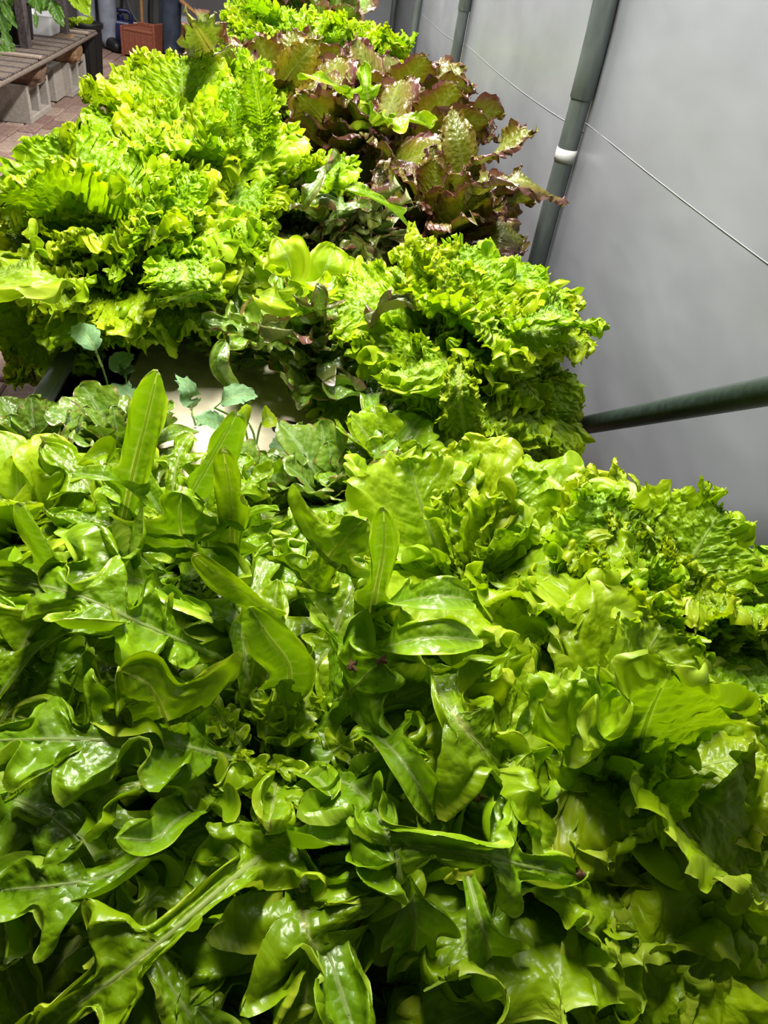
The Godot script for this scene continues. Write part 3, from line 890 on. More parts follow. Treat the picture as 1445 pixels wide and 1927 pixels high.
	head("curly_lettuce", "curly lettuce along the aisle, third of those on the left rim", "lettuce", Vector3(-0.33, 0.47, -2.15), "frilly", fr_rings, 1.3, 17, Vector3(-0.2, 0, 0))
	head("curly_lettuce", "curly lettuce along the aisle, fourth of those on the left rim", "lettuce", Vector3(-0.32, 0.47, -2.6), "frilly", fr_rings, 1.3, 27, Vector3(-0.15, 0, 0))
	var mid := head("red_lettuce", "red lettuce with a green arching tongue in the middle of the bed", "lettuce", Vector3(0.15, 0.45, -2.4), "red", red_rings, 1.15, 18)
	hero(mid, "tongue", "oak", [[700, 215, 0.68], [655, 180, 0.76], [605, 150, 0.81], [560, 146, 0.8]], 1.5, Vector3(0, 1, 0.2), 2)
	hero(mid, "oak", "oak", [[690, 260, 0.64], [695, 215, 0.72], [690, 165, 0.79], [685, 125, 0.83]], 1.2, Vector3(0, 0.4, 1), 3)
	hero(mid, "oak", "oak", [[690, 250, 0.66], [730, 225, 0.74], [780, 225, 0.76], [810, 240, 0.74]], 1.2, Vector3(0, 1, 0.4), 5)
	head("red_lettuce", "red lettuce with ruffled purple tips beside the plastic wall", "lettuce", Vector3(0.3, 0.45, -2.6), "red", red_rings, 1.2, 19)
	var far := head("red_lettuce", "brown-red lettuce beside the far curly heads on the aisle side", "lettuce", Vector3(-0.08, 0.45, -2.75), "red", red_rings, 1.25, 20)
	hero(far, "red", "red", [[460, 190, 0.6], [430, 150, 0.7], [400, 100, 0.8], [362, 40, 0.92]], 0.9, Vector3(0, 0.3, 1), 4, {"c_out": Color(0.2, 0.26, 0.05)})
	hero(far, "red", "red", [[520, 190, 0.66], [540, 150, 0.74], [570, 110, 0.81], [600, 75, 0.86]], 0.9, Vector3(0, 0.3, 1), 5, {"c_edge": Color(0.3, 0.2, 0.02), "c_out": Color(0.3, 0.22, 0.02)})
	head("red_lettuce", "red lettuce in front of the furthest bright heads, nearest the wall", "lettuce", Vector3(0.25, 0.45, -3.15), "red", red_rings, 1.3, 25)
	head("red_lettuce", "red lettuce in front of the furthest bright heads, nearest the aisle", "lettuce", Vector3(-0.1, 0.45, -3.2), "red", red_rings, 1.25, 26)
	head("curly_lettuce", "bright curly lettuce on the aisle side at the far end", "lettuce", Vector3(-0.17, 0.45, -4.1), "frilly", fr_rings, 1.45, 21)
	head("curly_lettuce", "bright curly lettuce on the wall side at the far end", "lettuce", Vector3(0.14, 0.45, -4.3), "frilly", fr_rings, 1.4, 22)
	head("red_lettuce", "dark lettuce in the gap between the two furthest bright heads", "lettuce", Vector3(-0.02, 0.45, -4.75), "redoak", red_rings, 1.6, 23)
	head("curly_lettuce", "furthest bright curly lettuce, cut by the top of the picture", "lettuce", Vector3(-0.2, 0.45, -5.1), "frilly", fr_rings, 1.6, 24)

func front_leaves(o: Node3D) -> void:
	var U := Vector3(0, 1, 0.25)
	hero(o, "oak", "oak", [[480, 1440, 0.56], [330, 1402, 0.64], [180, 1392, 0.67], [20, 1392, 0.66], [-50, 1400, 0.64]], 1.0, U, 1)
	hero(o, "oak", "oak", [[610, 1520, 0.55], [430, 1660, 0.63], [270, 1800, 0.63], [120, 1910, 0.6], [40, 1990, 0.57]], 0.9, U, 2)
	hero(o, "oak", "oak", [[600, 1620, 0.57], [760, 1595, 0.64], [900, 1610, 0.65], [1000, 1632, 0.63], [1088, 1650, 0.61]], 0.8, U, 3)
	hero(o, "tongue", "oak", [[690, 1370, 0.6], [742, 1415, 0.66], [785, 1475, 0.65], [818, 1535, 0.61]], 1.1, U, 4)
	hero(o, "oak", "oak", [[800, 1240, 0.58], [838, 1320, 0.66], [900, 1400, 0.65], [960, 1447, 0.61]], 1.35, U, 5)
	hero(o, "tongue", "oak", [[680, 1240, 0.6], [760, 1208, 0.67], [830, 1200, 0.68], [905, 1206, 0.66]], 1.1, U, 6)
	hero(o, "tongue", "oak", [[700, 1150, 0.6], [770, 1130, 0.67], [830, 1122, 0.69], [890, 1130, 0.67]], 1.1, U, 7)
	hero(o, "oak", "oak", [[560, 1620, 0.55], [570, 1720, 0.6], [600, 1800, 0.59], [650, 1890, 0.54]], 1.25, U, 8)
	hero(o, "tongue", "oak", [[880, 1650, 0.6], [905, 1740, 0.6], [930, 1820, 0.56], [952, 1888, 0.5]], 1.1, Vector3(0, 0.8, 0.6), 9)
	hero(o, "tongue", "oak", [[740, 1620, 0.6], [775, 1700, 0.6], [780, 1770, 0.57], [760, 1850, 0.52]], 1.3, Vector3(0, 0.8, 0.6), 10)
	hero(o, "oak", "oak", [[340, 1460, 0.55], [318, 1370, 0.65], [280, 1290, 0.7], [225, 1262, 0.71]], 1.3, Vector3(0, 0.8, 0.6), 11)
	hero(o, "oak", "oak", [[420, 1240, 0.58], [280, 1180, 0.67], [130, 1115, 0.7], [-20, 1085, 0.68]], 0.9, U, 12)
	hero(o, "oak", "oak", [[340, 1560, 0.56], [220, 1640, 0.62], [110, 1665, 0.63], [0, 1675, 0.61]], 1.1, U, 13)
	hero(o, "oak", "oak", [[420, 1480, 0.57], [300, 1470, 0.64], [200, 1500, 0.64], [130, 1560, 0.6]], 0.95, U, 14, {"lobecurl": 0.8, "cup": -0.3})
	hero(o, "tongue", "oak", [[400, 1500, 0.57], [330, 1545, 0.63], [290, 1580, 0.64], [220, 1575, 0.66]], 1.0, U, 34, {"lobecurl": 1.2})
	hero(o, "oak", "oak", [[330, 1600, 0.55], [290, 1680, 0.6], [240, 1720, 0.6], [150, 1730, 0.58]], 0.8, U, 35)
	hero(o, "tongue", "oak", [[530, 1340, 0.55], [545, 1260, 0.62], [500, 1190, 0.68], [470, 1140, 0.7]], 1.2, Vector3(0, 0.5, 1), 15)
	hero(o, "oak", "oak", [[610, 1330, 0.56], [660, 1300, 0.63], [700, 1260, 0.67], [716, 1240, 0.68]], 1.5, Vector3(0, 1, 0.5), 16)
	hero(o, "oak", "oak", [[880, 1400, 0.57], [960, 1390, 0.61], [1030, 1400, 0.62], [1090, 1430, 0.6]], 1.2, U, 17)
	hero(o, "oak", "oak", [[830, 1500, 0.56], [920, 1480, 0.61], [1000, 1530, 0.61], [1055, 1590, 0.57]], 1.0, U, 18)
	hero(o, "oak", "oak", [[950, 1620, 0.56], [1030, 1680, 0.58], [1090, 1730, 0.57], [1150, 1750, 0.55]], 1.1, U, 19)
	# withered tips of the flower-bitten inner leaves
	var brown := mat(Color(0.3, 0.2, 0.1), 0.8)
	for q in [[714, 1245, 0.69], [660, 1255, 0.67], [897, 1503, 0.62], [1090, 1648, 0.615]]:
		var c := at_y(q[0], q[1], q[2]) - o.position
		var r := RandomNumberGenerator.new()
		r.seed = int(q[0])
		for k in 3:
			var d := Vector3(r.randf_range(-1, 1), r.randf_range(0.0, 1), r.randf_range(-1, 1)).normalized() * 0.007
			part("withered_tip", tube([c - d * 0.4, c + d * 0.3 + Vector3(0.001, 0.001, 0), c + d], [0.0016, 0.0022, 0.0008], 6), brown, o, "dried brown tip")

func tall_leaves(o: Node3D) -> void:
	var F := Vector3(-0.1, 0.25, 1)
	hero(o, "tongue", "oak", [[225, 1010, 0.52], [250, 890, 0.65], [275, 790, 0.74], [297, 697, 0.82]], 1.15, F, 21)
	hero(o, "tongue", "oak", [[330, 980, 0.54], [375, 905, 0.66], [412, 840, 0.73], [446, 780, 0.79]], 1.2, Vector3(0.5, 0.4, 1), 22)
	hero(o, "tongue", "oak", [[440, 1100, 0.54], [437, 1000, 0.66], [432, 920, 0.74], [420, 850, 0.8]], 0.9, F, 23)
	hero(o, "tongue", "oak", [[690, 1200, 0.56], [710, 1100, 0.68], [722, 1030, 0.75], [722, 960, 0.81]], 0.8, F, 24)
	hero(o, "tongue", "oak", [[150, 1120, 0.57], [110, 1060, 0.66], [75, 1000, 0.72], [45, 950, 0.76]], 1.3, Vector3(-0.4, 0.5, 1), 25)
	hero(o, "tongue", "oak", [[545, 1190, 0.56], [480, 1130, 0.65], [420, 1090, 0.71], [365, 1045, 0.74]], 1.0, F, 26)
	hero(o, "oak", "oak", [[380, 1060, 0.58], [345, 1010, 0.66], [338, 960, 0.7], [345, 925, 0.72]], 1.4, F, 27)
	hero(o, "tongue", "oak", [[280, 950, 0.62], [235, 915, 0.68], [190, 897, 0.7], [135, 890, 0.69]], 0.75, Vector3(0, 1, 0.1), 28)
	hero(o, "oak", "oak", [[560, 1110, 0.58], [610, 1060, 0.65], [650, 1010, 0.69], [690, 975, 0.71]], 1.2, Vector3(0, 0.8, 0.7), 29)
	hero(o, "oak", "oak", [[330, 1120, 0.6], [250, 1090, 0.67], [170, 1080, 0.69], [100, 1130, 0.68]], 1.4, Vector3(0, 1, 0.4), 30)

func cupped_leaves(o: Node3D) -> void:
	hero(o, "loose", "wavy", [[1200, 1465, 0.5], [1205, 1400, 0.6], [1225, 1335, 0.68], [1255, 1275, 0.74]], 1.15, Vector3(-0.1, 0.4, 1), 1, {"cup": 1.2, "cup2": 0.6})
	hero(o, "loose", "wavy", [[1195, 1450, 0.5], [1178, 1500, 0.6], [1170, 1560, 0.63], [1190, 1620, 0.6]], 0.8, Vector3(-0.2, 1, 0.3), 2, {"cup": -0.1, "cup2": -0.5})
	hero(o, "loose", "wavy", [[1215, 1450, 0.5], [1280, 1490, 0.6], [1345, 1530, 0.63], [1410, 1590, 0.58]], 0.9, Vector3(-0.2, 1, 0.6), 3, {"cup": 0.1, "cup2": -0.4})
	hero(o, "loose", "wavy", [[1185, 1440, 0.5], [1140, 1390, 0.62], [1115, 1340, 0.68], [1110, 1290, 0.7]], 0.8, Vector3(0.3, 0.5, 1), 4)
	hero(o, "loose", "wavy", [[1250, 1600, 0.5], [1290, 1640, 0.55], [1330, 1690, 0.54], [1390, 1740, 0.5]], 1.0, Vector3(0.1, 0.8, 0.6), 5)
	hero(o, "loose", "wavy", [[1160, 1640, 0.5], [1180, 1690, 0.53], [1200, 1750, 0.51], [1220, 1810, 0.46]], 0.75, Vector3(0, 0.6, 1), 6)

# ---------------------------------------------------------------- seedlings with bluish leaves
func seedlings() -> void:
	seedling("kale_seedling", "bluish kale seedling with one broad leaf bent over the black gap", [208, 745], [[[208, 745, 0.45], [200, 715, 0.49], [192, 688, 0.53]]], [[[192, 690, 0.53], [178, 655, 0.565], [158, 628, 0.58], [134, 614, 0.575]]], 1.25)
	seedling("kale_seedling", "bluish kale seedling with small jagged leaves beside the black gap", [238, 725], [[[238, 730, 0.45], [236, 700, 0.49]]], [[[236, 705, 0.48], [222, 690, 0.5], [230, 678, 0.51], [252, 668, 0.515]], [[236, 710, 0.47], [232, 695, 0.49], [240, 690, 0.495], [252, 690, 0.49]], [[238, 722, 0.46], [226, 728, 0.475], [240, 738, 0.475], [262, 742, 0.47]]], 1.1)
	seedling("kale_seedling", "upright bluish kale leaf close behind the tall lettuce tongues", [368, 800], [[[368, 800, 0.45], [362, 780, 0.47]]], [[[362, 785, 0.47], [358, 750, 0.53], [350, 725, 0.55], [332, 706, 0.555]]], 1.0)
	seedling("kale_seedling", "bluish kale seedling holding a wide flat leaf above the foam", [470, 800], [[[466, 830, 0.45], [455, 795, 0.48], [405, 768, 0.52]]], [[[403, 768, 0.52], [425, 752, 0.545], [455, 742, 0.55], [485, 745, 0.545]], [[462, 810, 0.47], [420, 800, 0.5], [385, 790, 0.52], [370, 800, 0.52]]], 1.2)
	seedling("leafy_seedling", "tiny lime-green seedling in a brown planting hole of the foam", [480, 850], [[[480, 850, 0.45], [478, 820, 0.475], [470, 800, 0.49]], [[480, 850, 0.45], [486, 815, 0.48], [492, 795, 0.5]]], [[[470, 800, 0.49], [462, 788, 0.505], [452, 782, 0.51], [442, 782, 0.505]], [[490, 797, 0.5], [498, 790, 0.51], [508, 786, 0.515], [520, 786, 0.51]]], 1.3, "butter")
	seedling("kale_seedling", "bluish kale seedling with a leaf lying low on the foam edge", [590, 855], [[[592, 862, 0.45], [588, 845, 0.475], [572, 835, 0.485]]], [[[572, 838, 0.485], [550, 832, 0.495], [530, 838, 0.495], [506, 850, 0.485]], [[590, 855, 0.46], [598, 840, 0.48], [604, 825, 0.49], [600, 805, 0.495]]], 1.2)

func seedling(called: String, label: String, base: Array, stems: Array, blades: Array, wide: float, tone := "kale") -> void:
	var o := thing(called, label, "seedling", at_y(base[0], base[1], 0.447), "")
	for s in stems:
		var pts := []
		for q in s:
			pts.append(at_y(q[0], q[1], q[2]) - o.position)
		part("stem", tube(even(catmull(pts, 16), 9), [0.0022, 0.002, 0.0018], 7), M.stem_green, o)
	var k := 1
	for b in blades:
		hero(o, "kale", tone, b, wide, Vector3(0, 1, 0.5), k + int(base[0]))
		k += 1

# ---------------------------------------------------------------- floor, hoops
func brick_floor() -> void:
	var mortar := grainy(Color(0.62, 0.55, 0.5), 0.15, 0.9, 2.0, 0.0, 51)
	var fl := struct("floor", box(Vector3(4.1, 0.1, 10.4), 0.005, Vector3(-1.25, -0.062, -3.3)), mortar, "brick paved floor of the aisle between bed and bench", "floor")
	var mats := []
	for k in 5:
		mats.append(grainy([Color(0.5, 0.39, 0.35), Color(0.54, 0.44, 0.4), Color(0.46, 0.34, 0.31), Color(0.57, 0.48, 0.43), Color(0.51, 0.4, 0.37)][k], 0.18, 0.8, 4.0, 0.08, 60 + k))
	var meshes := []
	for k in 3:
		meshes.append(box(Vector3(0.094 - 0.003 * k, 0.03, 0.206 - 0.003 * k), 0.006))
	var r := RandomNumberGenerator.new()
	r.seed = 5
	var rest := begin()
	var n := 0
	for jj in 46:
		for i in range(-29, 7):
			var j := 7 - jj
			var c := Vector3(i * 0.1 - 0.06, -0.014 + r.randf_range(-0.003, 0.003), j * 0.214 + (0.107 if i % 2 else 0.0) - 0.15)
			if c.z > 1.6 or c.z < -8.2 or c.x < -3.0:
				continue
			var q := (c - EYE)
			var dz := q.dot(eye_ahead)
			var sx := q.dot(eye_right) / dz * focal
			var sy := -q.dot(eye_up) / dz * focal
			var seen := dz > 0 and absf(sx) < 800 and absf(sy) < 1060 and c.x < -0.4 and c.x > -1.75
			if seen and n < 290:
				var b := part("brick", meshes[r.randi() % 3], mats[r.randi() % 5], fl)
				b.position = c
				b.rotation = Vector3(r.randf_range(-0.008, 0.008), r.randf_range(-0.012, 0.012), r.randf_range(-0.01, 0.01))
				n += 1
			else:
				box_into(rest, c, Vector3(0.094, 0.03, 0.206), 0.005)
	var m := part("bricks", rest.commit(), mats[0], fl)
	m.set_meta("kind", "stuff")

func hoops() -> void:
	var steel := mat(Color(0.4, 0.43, 0.425), 0.34, 0.35)
	steel.albedo_texture = noise_tex(0.02, Color(0.75, 0.75, 0.75), Color(1, 1, 1), 91)
	steel.uv1_triplanar = true
	steel.uv1_scale = Vector3(6, 1.5, 6)
	var tape := mat(Color(0.72, 0.73, 0.72), 0.6)
	var words := ["steel hoop pipe standing behind the viewer", "steel hoop pipe beside the nearest lettuces, outside the frame", "steel hoop pipe with a white tape band next to the red lettuce", "second steel hoop pipe along the plastic wall", "third steel hoop pipe along the plastic wall", "last steel hoop pipe before the end wall"]
	for k in HOOPS.size():
		var o := thing("hoop_pipe", words[k], "pipe", Vector3(0, 0, HOOPS[k]))
		var pts := []
		for q in hoop_line(60):
			pts.append(Vector3(q.x, q.y, 0))
		part("pipe", tube(pts, [0.024], 14), steel, o)
		var sleeve := []
		for t in 12:
			var y := 0.86 + t * 0.07
			sleeve.append(hoop_at(y))
		part("sleeve", tube(sleeve, [0.0275], 14), steel, o, "wider joint sleeve")
		if k == 2:
			part("tape_band", tube([hoop_at(0.72), hoop_at(0.735), hoop_at(0.75)], [0.0255], 16), tape, o, "white tape band")
	# the film's weld line, a fold that sags from hoop to hoop, on the inner face of the film
	var fold := mat(Color(0.64, 0.65, 0.67), 0.4)
	for span in [[0, 0.87], [1, 0.83], [2, 0.76], [3, 0.7]]:
		var z0: float = HOOPS[span[0]]
		var z1: float = HOOPS[span[0] + 1]
		var pts := []
		for k in 21:
			var t := k / 20.0
			var p := hoop_at(span[1] + 0.05 * t * (1 if span[0] == 0 else -1) + 0.03 * pow(2 * t - 1, 2))
			pts.append(Vector3(p.x + 0.0265 + 0.035 * pow(sin(PI * t), 0.7), p.y, lerpf(z0, z1, t)))
		part("weld_line", tube(pts, [0.0006], 6), fold, get_node("wall_right"))
	# the sloping brace in front of the wall
	var o := thing("brace_pipe", "worn green-grey pipe sloping up along the foot of the plastic wall", "pipe", at_x(985, 822, 0.575))
	var green := mat(Color(0.24, 0.29, 0.27), 0.42, 0.3)
	green.albedo_texture = noise_tex(0.04, Color(0.6, 0.65, 0.62), Color(1, 1, 1), 93)
	green.uv1_triplanar = true
	green.uv1_scale = Vector3(5, 5, 5)
	var a := Vector3.ZERO
	var b := at_x(1640, 700, 0.56) - o.position
	part("pipe", tube([a, a.lerp(b, 0.5), b], [0.0185], 14), green, o)
	part("end_cap", tube([a - (b - a).normalized() * 0.004, a + (b - a).normalized() * 0.02], [0.021], 14), green, o)

func hoop_at(y: float) -> Vector3:
	var l := hoop_line(240)
	for i in 100:
		if l[i].y <= y and l[i + 1].y > y:
			var q: Vector2 = l[i].lerp(l[i + 1], (y - l[i].y) / (l[i + 1].y - l[i].y))
			return Vector3(q.x, q.y, 0)
	return Vector3(WALL_X, y, 0)

# ---------------------------------------------------------------- the bench on the left
func left_side() -> void:
	var concrete := grainy(Color(0.6, 0.57, 0.54), 0.12, 0.9, 5.0, 0.06, 71)
	var wood := grainy(Color(0.42, 0.36, 0.32), 0.25, 0.75, 6.0, 0.05, 72)
	var dark_wood := grainy(Color(0.24, 0.2, 0.2), 0.25, 0.75, 6.0, 0.05, 73)
	var block := boxes([[Vector3(-0.1, 0.017, -0.2), Vector3(0.19, 0.034, 0.395)], [Vector3(-0.1, 0.178, -0.2), Vector3(0.19, 0.034, 0.395)], [Vector3(-0.1, 0.0975, -0.02), Vector3(0.19, 0.195, 0.036)], [Vector3(-0.1, 0.0975, -0.2), Vector3(0.186, 0.19, 0.036)], [Vector3(-0.1, 0.0975, -0.38), Vector3(0.19, 0.195, 0.036)]], 0.004)
	var up_block := boxes([[Vector3(-0.017, 0.1, -0.1), Vector3(0.034, 0.195, 0.19)], [Vector3(-0.378, 0.1, -0.1), Vector3(0.034, 0.195, 0.19)], [Vector3(-0.198, 0.1, -0.02), Vector3(0.395, 0.195, 0.036)], [Vector3(-0.198, 0.1, -0.18), Vector3(0.395, 0.195, 0.036)], [Vector3(-0.198, 0.1, -0.1), Vector3(0.036, 0.19, 0.186)]], 0.004)
	var spots := [[62, 235, block, "nearest concrete block under the bench, two cells open to the aisle"], [108, 193, up_block, "narrow concrete block standing behind the nearest one, its cell open at the top"], [139, 184, block, "furthest concrete block under the bench, beside the black pot"]]
	for s in spots:
		var o := thing("concrete_block", s[3], "block", at_y(s[0], s[1], 0.001))
		part("shell", s[2], concrete, o)
	stone("stone", "brown rounded stone on the nearest concrete block", at_y(45, 165, 0.196) + Vector3(-0.04, 0, -0.16), Vector3(0.1, 0.07, 0.1), Color(0.4, 0.28, 0.2), 1)
	stone("stone", "squarish tan stone on the furthest concrete block", at_y(125, 120, 0.196) + Vector3(-0.02, 0, -0.1), Vector3(0.08, 0.07, 0.085), Color(0.5, 0.36, 0.22), 2)
	# slatted bench top
	var bx := -1.49
	var bz0 := -4.2
	var bz1 := -6.1
	var by := 0.315
	var o := thing("slatted_bench", "low slatted bench resting on stones and concrete blocks", "bench", Vector3(bx, by, bz0))
	var slat := box(Vector3(0.62, 0.012, 0.022), 0.003)
	for k in 52:
		var s := part("slat", slat, wood if k % 4 else dark_wood, o)
		s.position = Vector3(-0.3, 0.012, -0.02 - k * 0.0365)
	for x in [0.0, -0.6]:
		part("rail", tube([Vector3(x, -0.005, 0.3), Vector3(x + 0.003, -0.008, -1.0), Vector3(x, -0.005, bz1 - bz0)], [0.013], 10), wood, o)
	for z in [-0.6, -1.62]:
		part("crossbar", box(Vector3(0.64, 0.014, 0.05), 0.003, Vector3(-0.3, 0.026, z)), grainy(Color(0.6, 0.53, 0.48), 0.1, 0.7, 6.0, 0, 75), o, "paler cross strip")
	for p in [[-0.12, -0.88], [-0.09, -1.56]]:
		part("post", box(Vector3(0.055, 0.9, 0.055), 0.006, Vector3(p[0] - 0.02, 0.45, p[1])), dark_wood, o, "dark upright post")
	part("shelf", box(Vector3(0.62, 0.03, 1.9), 0.006, Vector3(-0.3, 0.91, -1.05)), dark_wood, o)
	var plank := thing("wooden_plank", "weathered plank lying along the slats by the black planter", "plank", Vector3(-1.76, by + 0.038, -4.75))
	part("board", box(Vector3(0.09, 0.03, 0.7), 0.004), wood, plank)
	# black planter and clear tub
	var black := mat(Color(0.05, 0.05, 0.055), 0.5)
	var pl := thing("planter_box", "square black planter on the bench behind the dark post", "planter", Vector3(-1.81, by + 0.02, -5.28))
	part("box", ring_loft([[0.0, 0.0, 0.0], [0.13, 0.14, 0.0], [0.14, 0.15, 0.16], [0.15, 0.16, 0.16], [0.15, 0.16, 0.172], [0.138, 0.148, 0.172], [0.125, 0.135, 0.02], [0, 0, 0.02]], 0.1), black, pl)
	part("soil", ring_loft([[0.0, 0.0, 0.14], [0.134, 0.144, 0.138]], 0.1), grainy(Color(0.14, 0.1, 0.07), 0.3, 0.95, 10.0, 0.2, 76), pl)
	var cl := mat(Color(0.9, 0.9, 0.92, 0.55), 0.3)
	cl.transparency = BaseMaterial3D.TRANSPARENCY_ALPHA
	var tb := thing("plastic_tub", "cloudy clear plastic tub standing on the slatted bench", "tub", Vector3(-1.69, by + 0.02, -5.62))
	part("tub", ring_loft([[0.0, 0.0, 0.0], [0.07, 0.09, 0.0], [0.08, 0.1, 0.01], [0.09, 0.115, 0.105], [0.098, 0.123, 0.108], [0.098, 0.123, 0.113], [0.088, 0.113, 0.112], [0.078, 0.098, 0.012], [0, 0, 0.006]], 0.25), cl, tb)
	# black pot with a leaf
	var pot := thing("tall_pot", "tall ribbed black pot at the end of the bench", "pot", at_y(166, 160, 0.0) + Vector3(0, 0, -0.09))
	part("pot", lathe([[0.0, 0.0], [0.07, 0.0], [0.075, 0.01], [0.098, 0.33], [0.112, 0.332], [0.114, 0.36], [0.104, 0.362], [0.094, 0.33], [0.07, 0.02], [0, 0.018]], 28), black, pot)
	part("soil", lathe([[0.0, 0.315], [0.093, 0.31]], 20), grainy(Color(0.14, 0.1, 0.07), 0.3, 0.95, 10.0, 0.2, 77), pot)
	for k in 10:
		var a := TAU * k / 10
		part("rib", box(Vector3(0.008, 0.29, 0.012), 0.003, Vector3.ZERO), black, pot).transform = Transform3D(Basis(Vector3.UP, -a) * Basis(Vector3.BACK, -0.07), Vector3(cos(a) * 0.087, 0.165, sin(a) * 0.087))
	var sp := thing("pot_seedling", "bright green seedling standing in the tall black pot", "seedling", pot.position + Vector3(0.0, 0.31, 0))
	for k in 4:
		var kk: Array = stock("round", "butter", 0.1, 62, 40, k % 3)
		var m := part("leaf", kk[0], M.butter[0], sp)
		m.transform = Transform3D(Basis(Vector3.UP, k * 1.7 + 0.4).scaled(Vector3.ONE * 1.0), Vector3(0, 0.0, 0))
	part("stem", tube([Vector3(0, -0.01, 0), Vector3(0, 0.03, 0)], [0.005], 6), M.stem_green, sp)
	var lp := thing("lime_seedling", "small lime lettuce seedling at the far end of the bench", "seedling", Vector3(-1.6, by + 0.02, -5.93))
	for k in 9:
		var kk: Array = stock("frilly", "frilly", 0.08, 55, 15, k % 3)
		part("leaf", kk[0], M.frilly[0], lp).transform = Transform3D(Basis(Vector3.UP, k * 2.4), Vector3(0, 0.005, 0))
	part("stem", tube([Vector3(0, 0, 0), Vector3(0, 0.03, 0)], [0.006], 6), M.stem_green, lp)
	# broad-leaved plant in the black planter, hanging forward over the bench
	var bp := thing("broadleaf_plant", "broad-leaved dark green plant hanging its leaves over the bench", "plant", Vector3(-1.81, by + 0.16, -5.28))
	part("stem", tube([Vector3(0, -0.02, 0), Vector3(0.0, 0.25, 0.02), Vector3(0.02, 0.5, 0.05)], [0.014, 0.012, 0.007], 8), M.stem_green, bp)
	part("stem", tube([Vector3(0, -0.02, 0), Vector3(-0.02, 0.2, 0.1), Vector3(-0.05, 0.45, 0.15)], [0.012, 0.01, 0.007], 8), M.stem_green, bp)
	for q in [[[-12, -20], [5, 8], [18, 30], [32, 54], -5.02, 0.026], [[-14, 0], [-2, 30], [6, 50], [14, 70], -5.06, 0.05], [[40, -30], [37, -10], [36, 4], [37, 19], -5.15, 0.03], [[54, -30], [62, -10], [70, 8], [76, 25], -5.18, 0.042], [[88, -20], [98, 6], [108, 28], [119, 51], -5.25, 0.038], [[66, 10], [67, 25], [68, 40], [68, 55], -5.1, 0.013], [[-10, 40], [6, 62], [16, 84], [20, 118], -4.9, 0.03], [[20, -35], [15, -10], [12, 5], [12, 25], -5.2, 0.04], [[86, -30], [86, -10], [84, 5], [82, 22], -5.3, 0.03], [[-16, 70], [-4, 84], [6, 98], [12, 125], -4.85, 0.025]]:
		wall_leaf(bp, q, "broad")
	var yl := thing("broadleaf_plant", "yellow-green broad leaves hanging in front of the pale trousers", "plant", Vector3(-1.75, 1.265, -5.6))
	part("pot", lathe([[0.0, 0.0], [0.06, 0.0], [0.085, 0.13], [0.092, 0.13], [0.092, 0.145], [0.08, 0.145], [0.06, 0.02], [0, 0.02]], 20), black, yl)
	part("stem", tube([Vector3(0, 0.0, 0), Vector3(0.05, 0.2, 0), Vector3(0.13, 0.22, 0.05), Vector3(0.2, 0.02, 0.1), Vector3(0.23, -0.35, 0.1)], [0.008, 0.008, 0.007, 0.006, 0.004], 7), M.stem_green, yl)
	for q in [[[132, -30], [142, -8], [155, 10], [169, 31], -5.55, 0.045], [[128, -30], [132, -15], [138, 0], [146, 18], -5.5, 0.03], [[150, -40], [158, -20], [164, -4], [168, 10], -5.6, 0.03]]:
		wall_leaf(yl, q, "frilly")

func wall_leaf(o: Node3D, q: Array, tone: String) -> void:
	var mid := []
	for i in 4:
		mid.append(at_z(q[i][0], q[i][1], q[4] + 0.03 * i) - o.position)
	var L := 0.0
	for i in 3:
		L += (mid[i + 1] - mid[i]).length()
	var p := style("kale", tone, L, int(q[0][0]) + 77)
	p.mid = mid
	p.up = Vector3(0.3, 0.5, 1).normalized()
	p.ruf = [[q[5] * 0.25, 2.0, 0.2, 0.2], [q[5] * 0.1, 5.0, 0.5, 0.3]]
	for side in ["out_l", "out_r"]:
		var w := []
		for v in p[side]:
			w.append(Vector2(v.x, v.y * q[5] / (0.27 * L)))
		p[side] = w
	var m := part("leaf", leaf(p), M.butter[0] if tone == "frilly" else M.oak[1], o)
	part("midrib", rib(p, 0.002), M.rib, m)

func stone(called: String, label: String, at: Vector3, size: Vector3, c: Color, sd: int) -> void:
	var o := thing(called, label, "stone", at)
	var P := PackedVector3Array()
	var rows := 15
	var cols := 25
	fine_noise.seed = sd
	fine_noise.frequency = 1.0
	for i in rows:
		var th := PI * i / (rows - 1)
		for j in cols:
			var ph := -TAU * (j % (cols - 1)) / (cols - 1)
			var d := Vector3(sin(th) * cos(ph), cos(th), sin(th) * sin(ph))
			var e := Vector3(signf(d.x) * pow(absf(d.x), 0.5), signf(d.y) * pow(absf(d.y), 0.5), signf(d.z) * pow(absf(d.z), 0.5))
			e *= 1.0 + 0.3 * fine_noise.get_noise_3d(d.x * 1.6, d.y * 1.6, d.z * 1.6)
			P.append(Vector3(e.x * size.x, (e.y + 0.97) * size.y, e.z * size.z))
	part("rock", grid(P, rows, cols), grainy(c, 0.25, 0.85, 7.0, 0.15, 80 + sd), o)

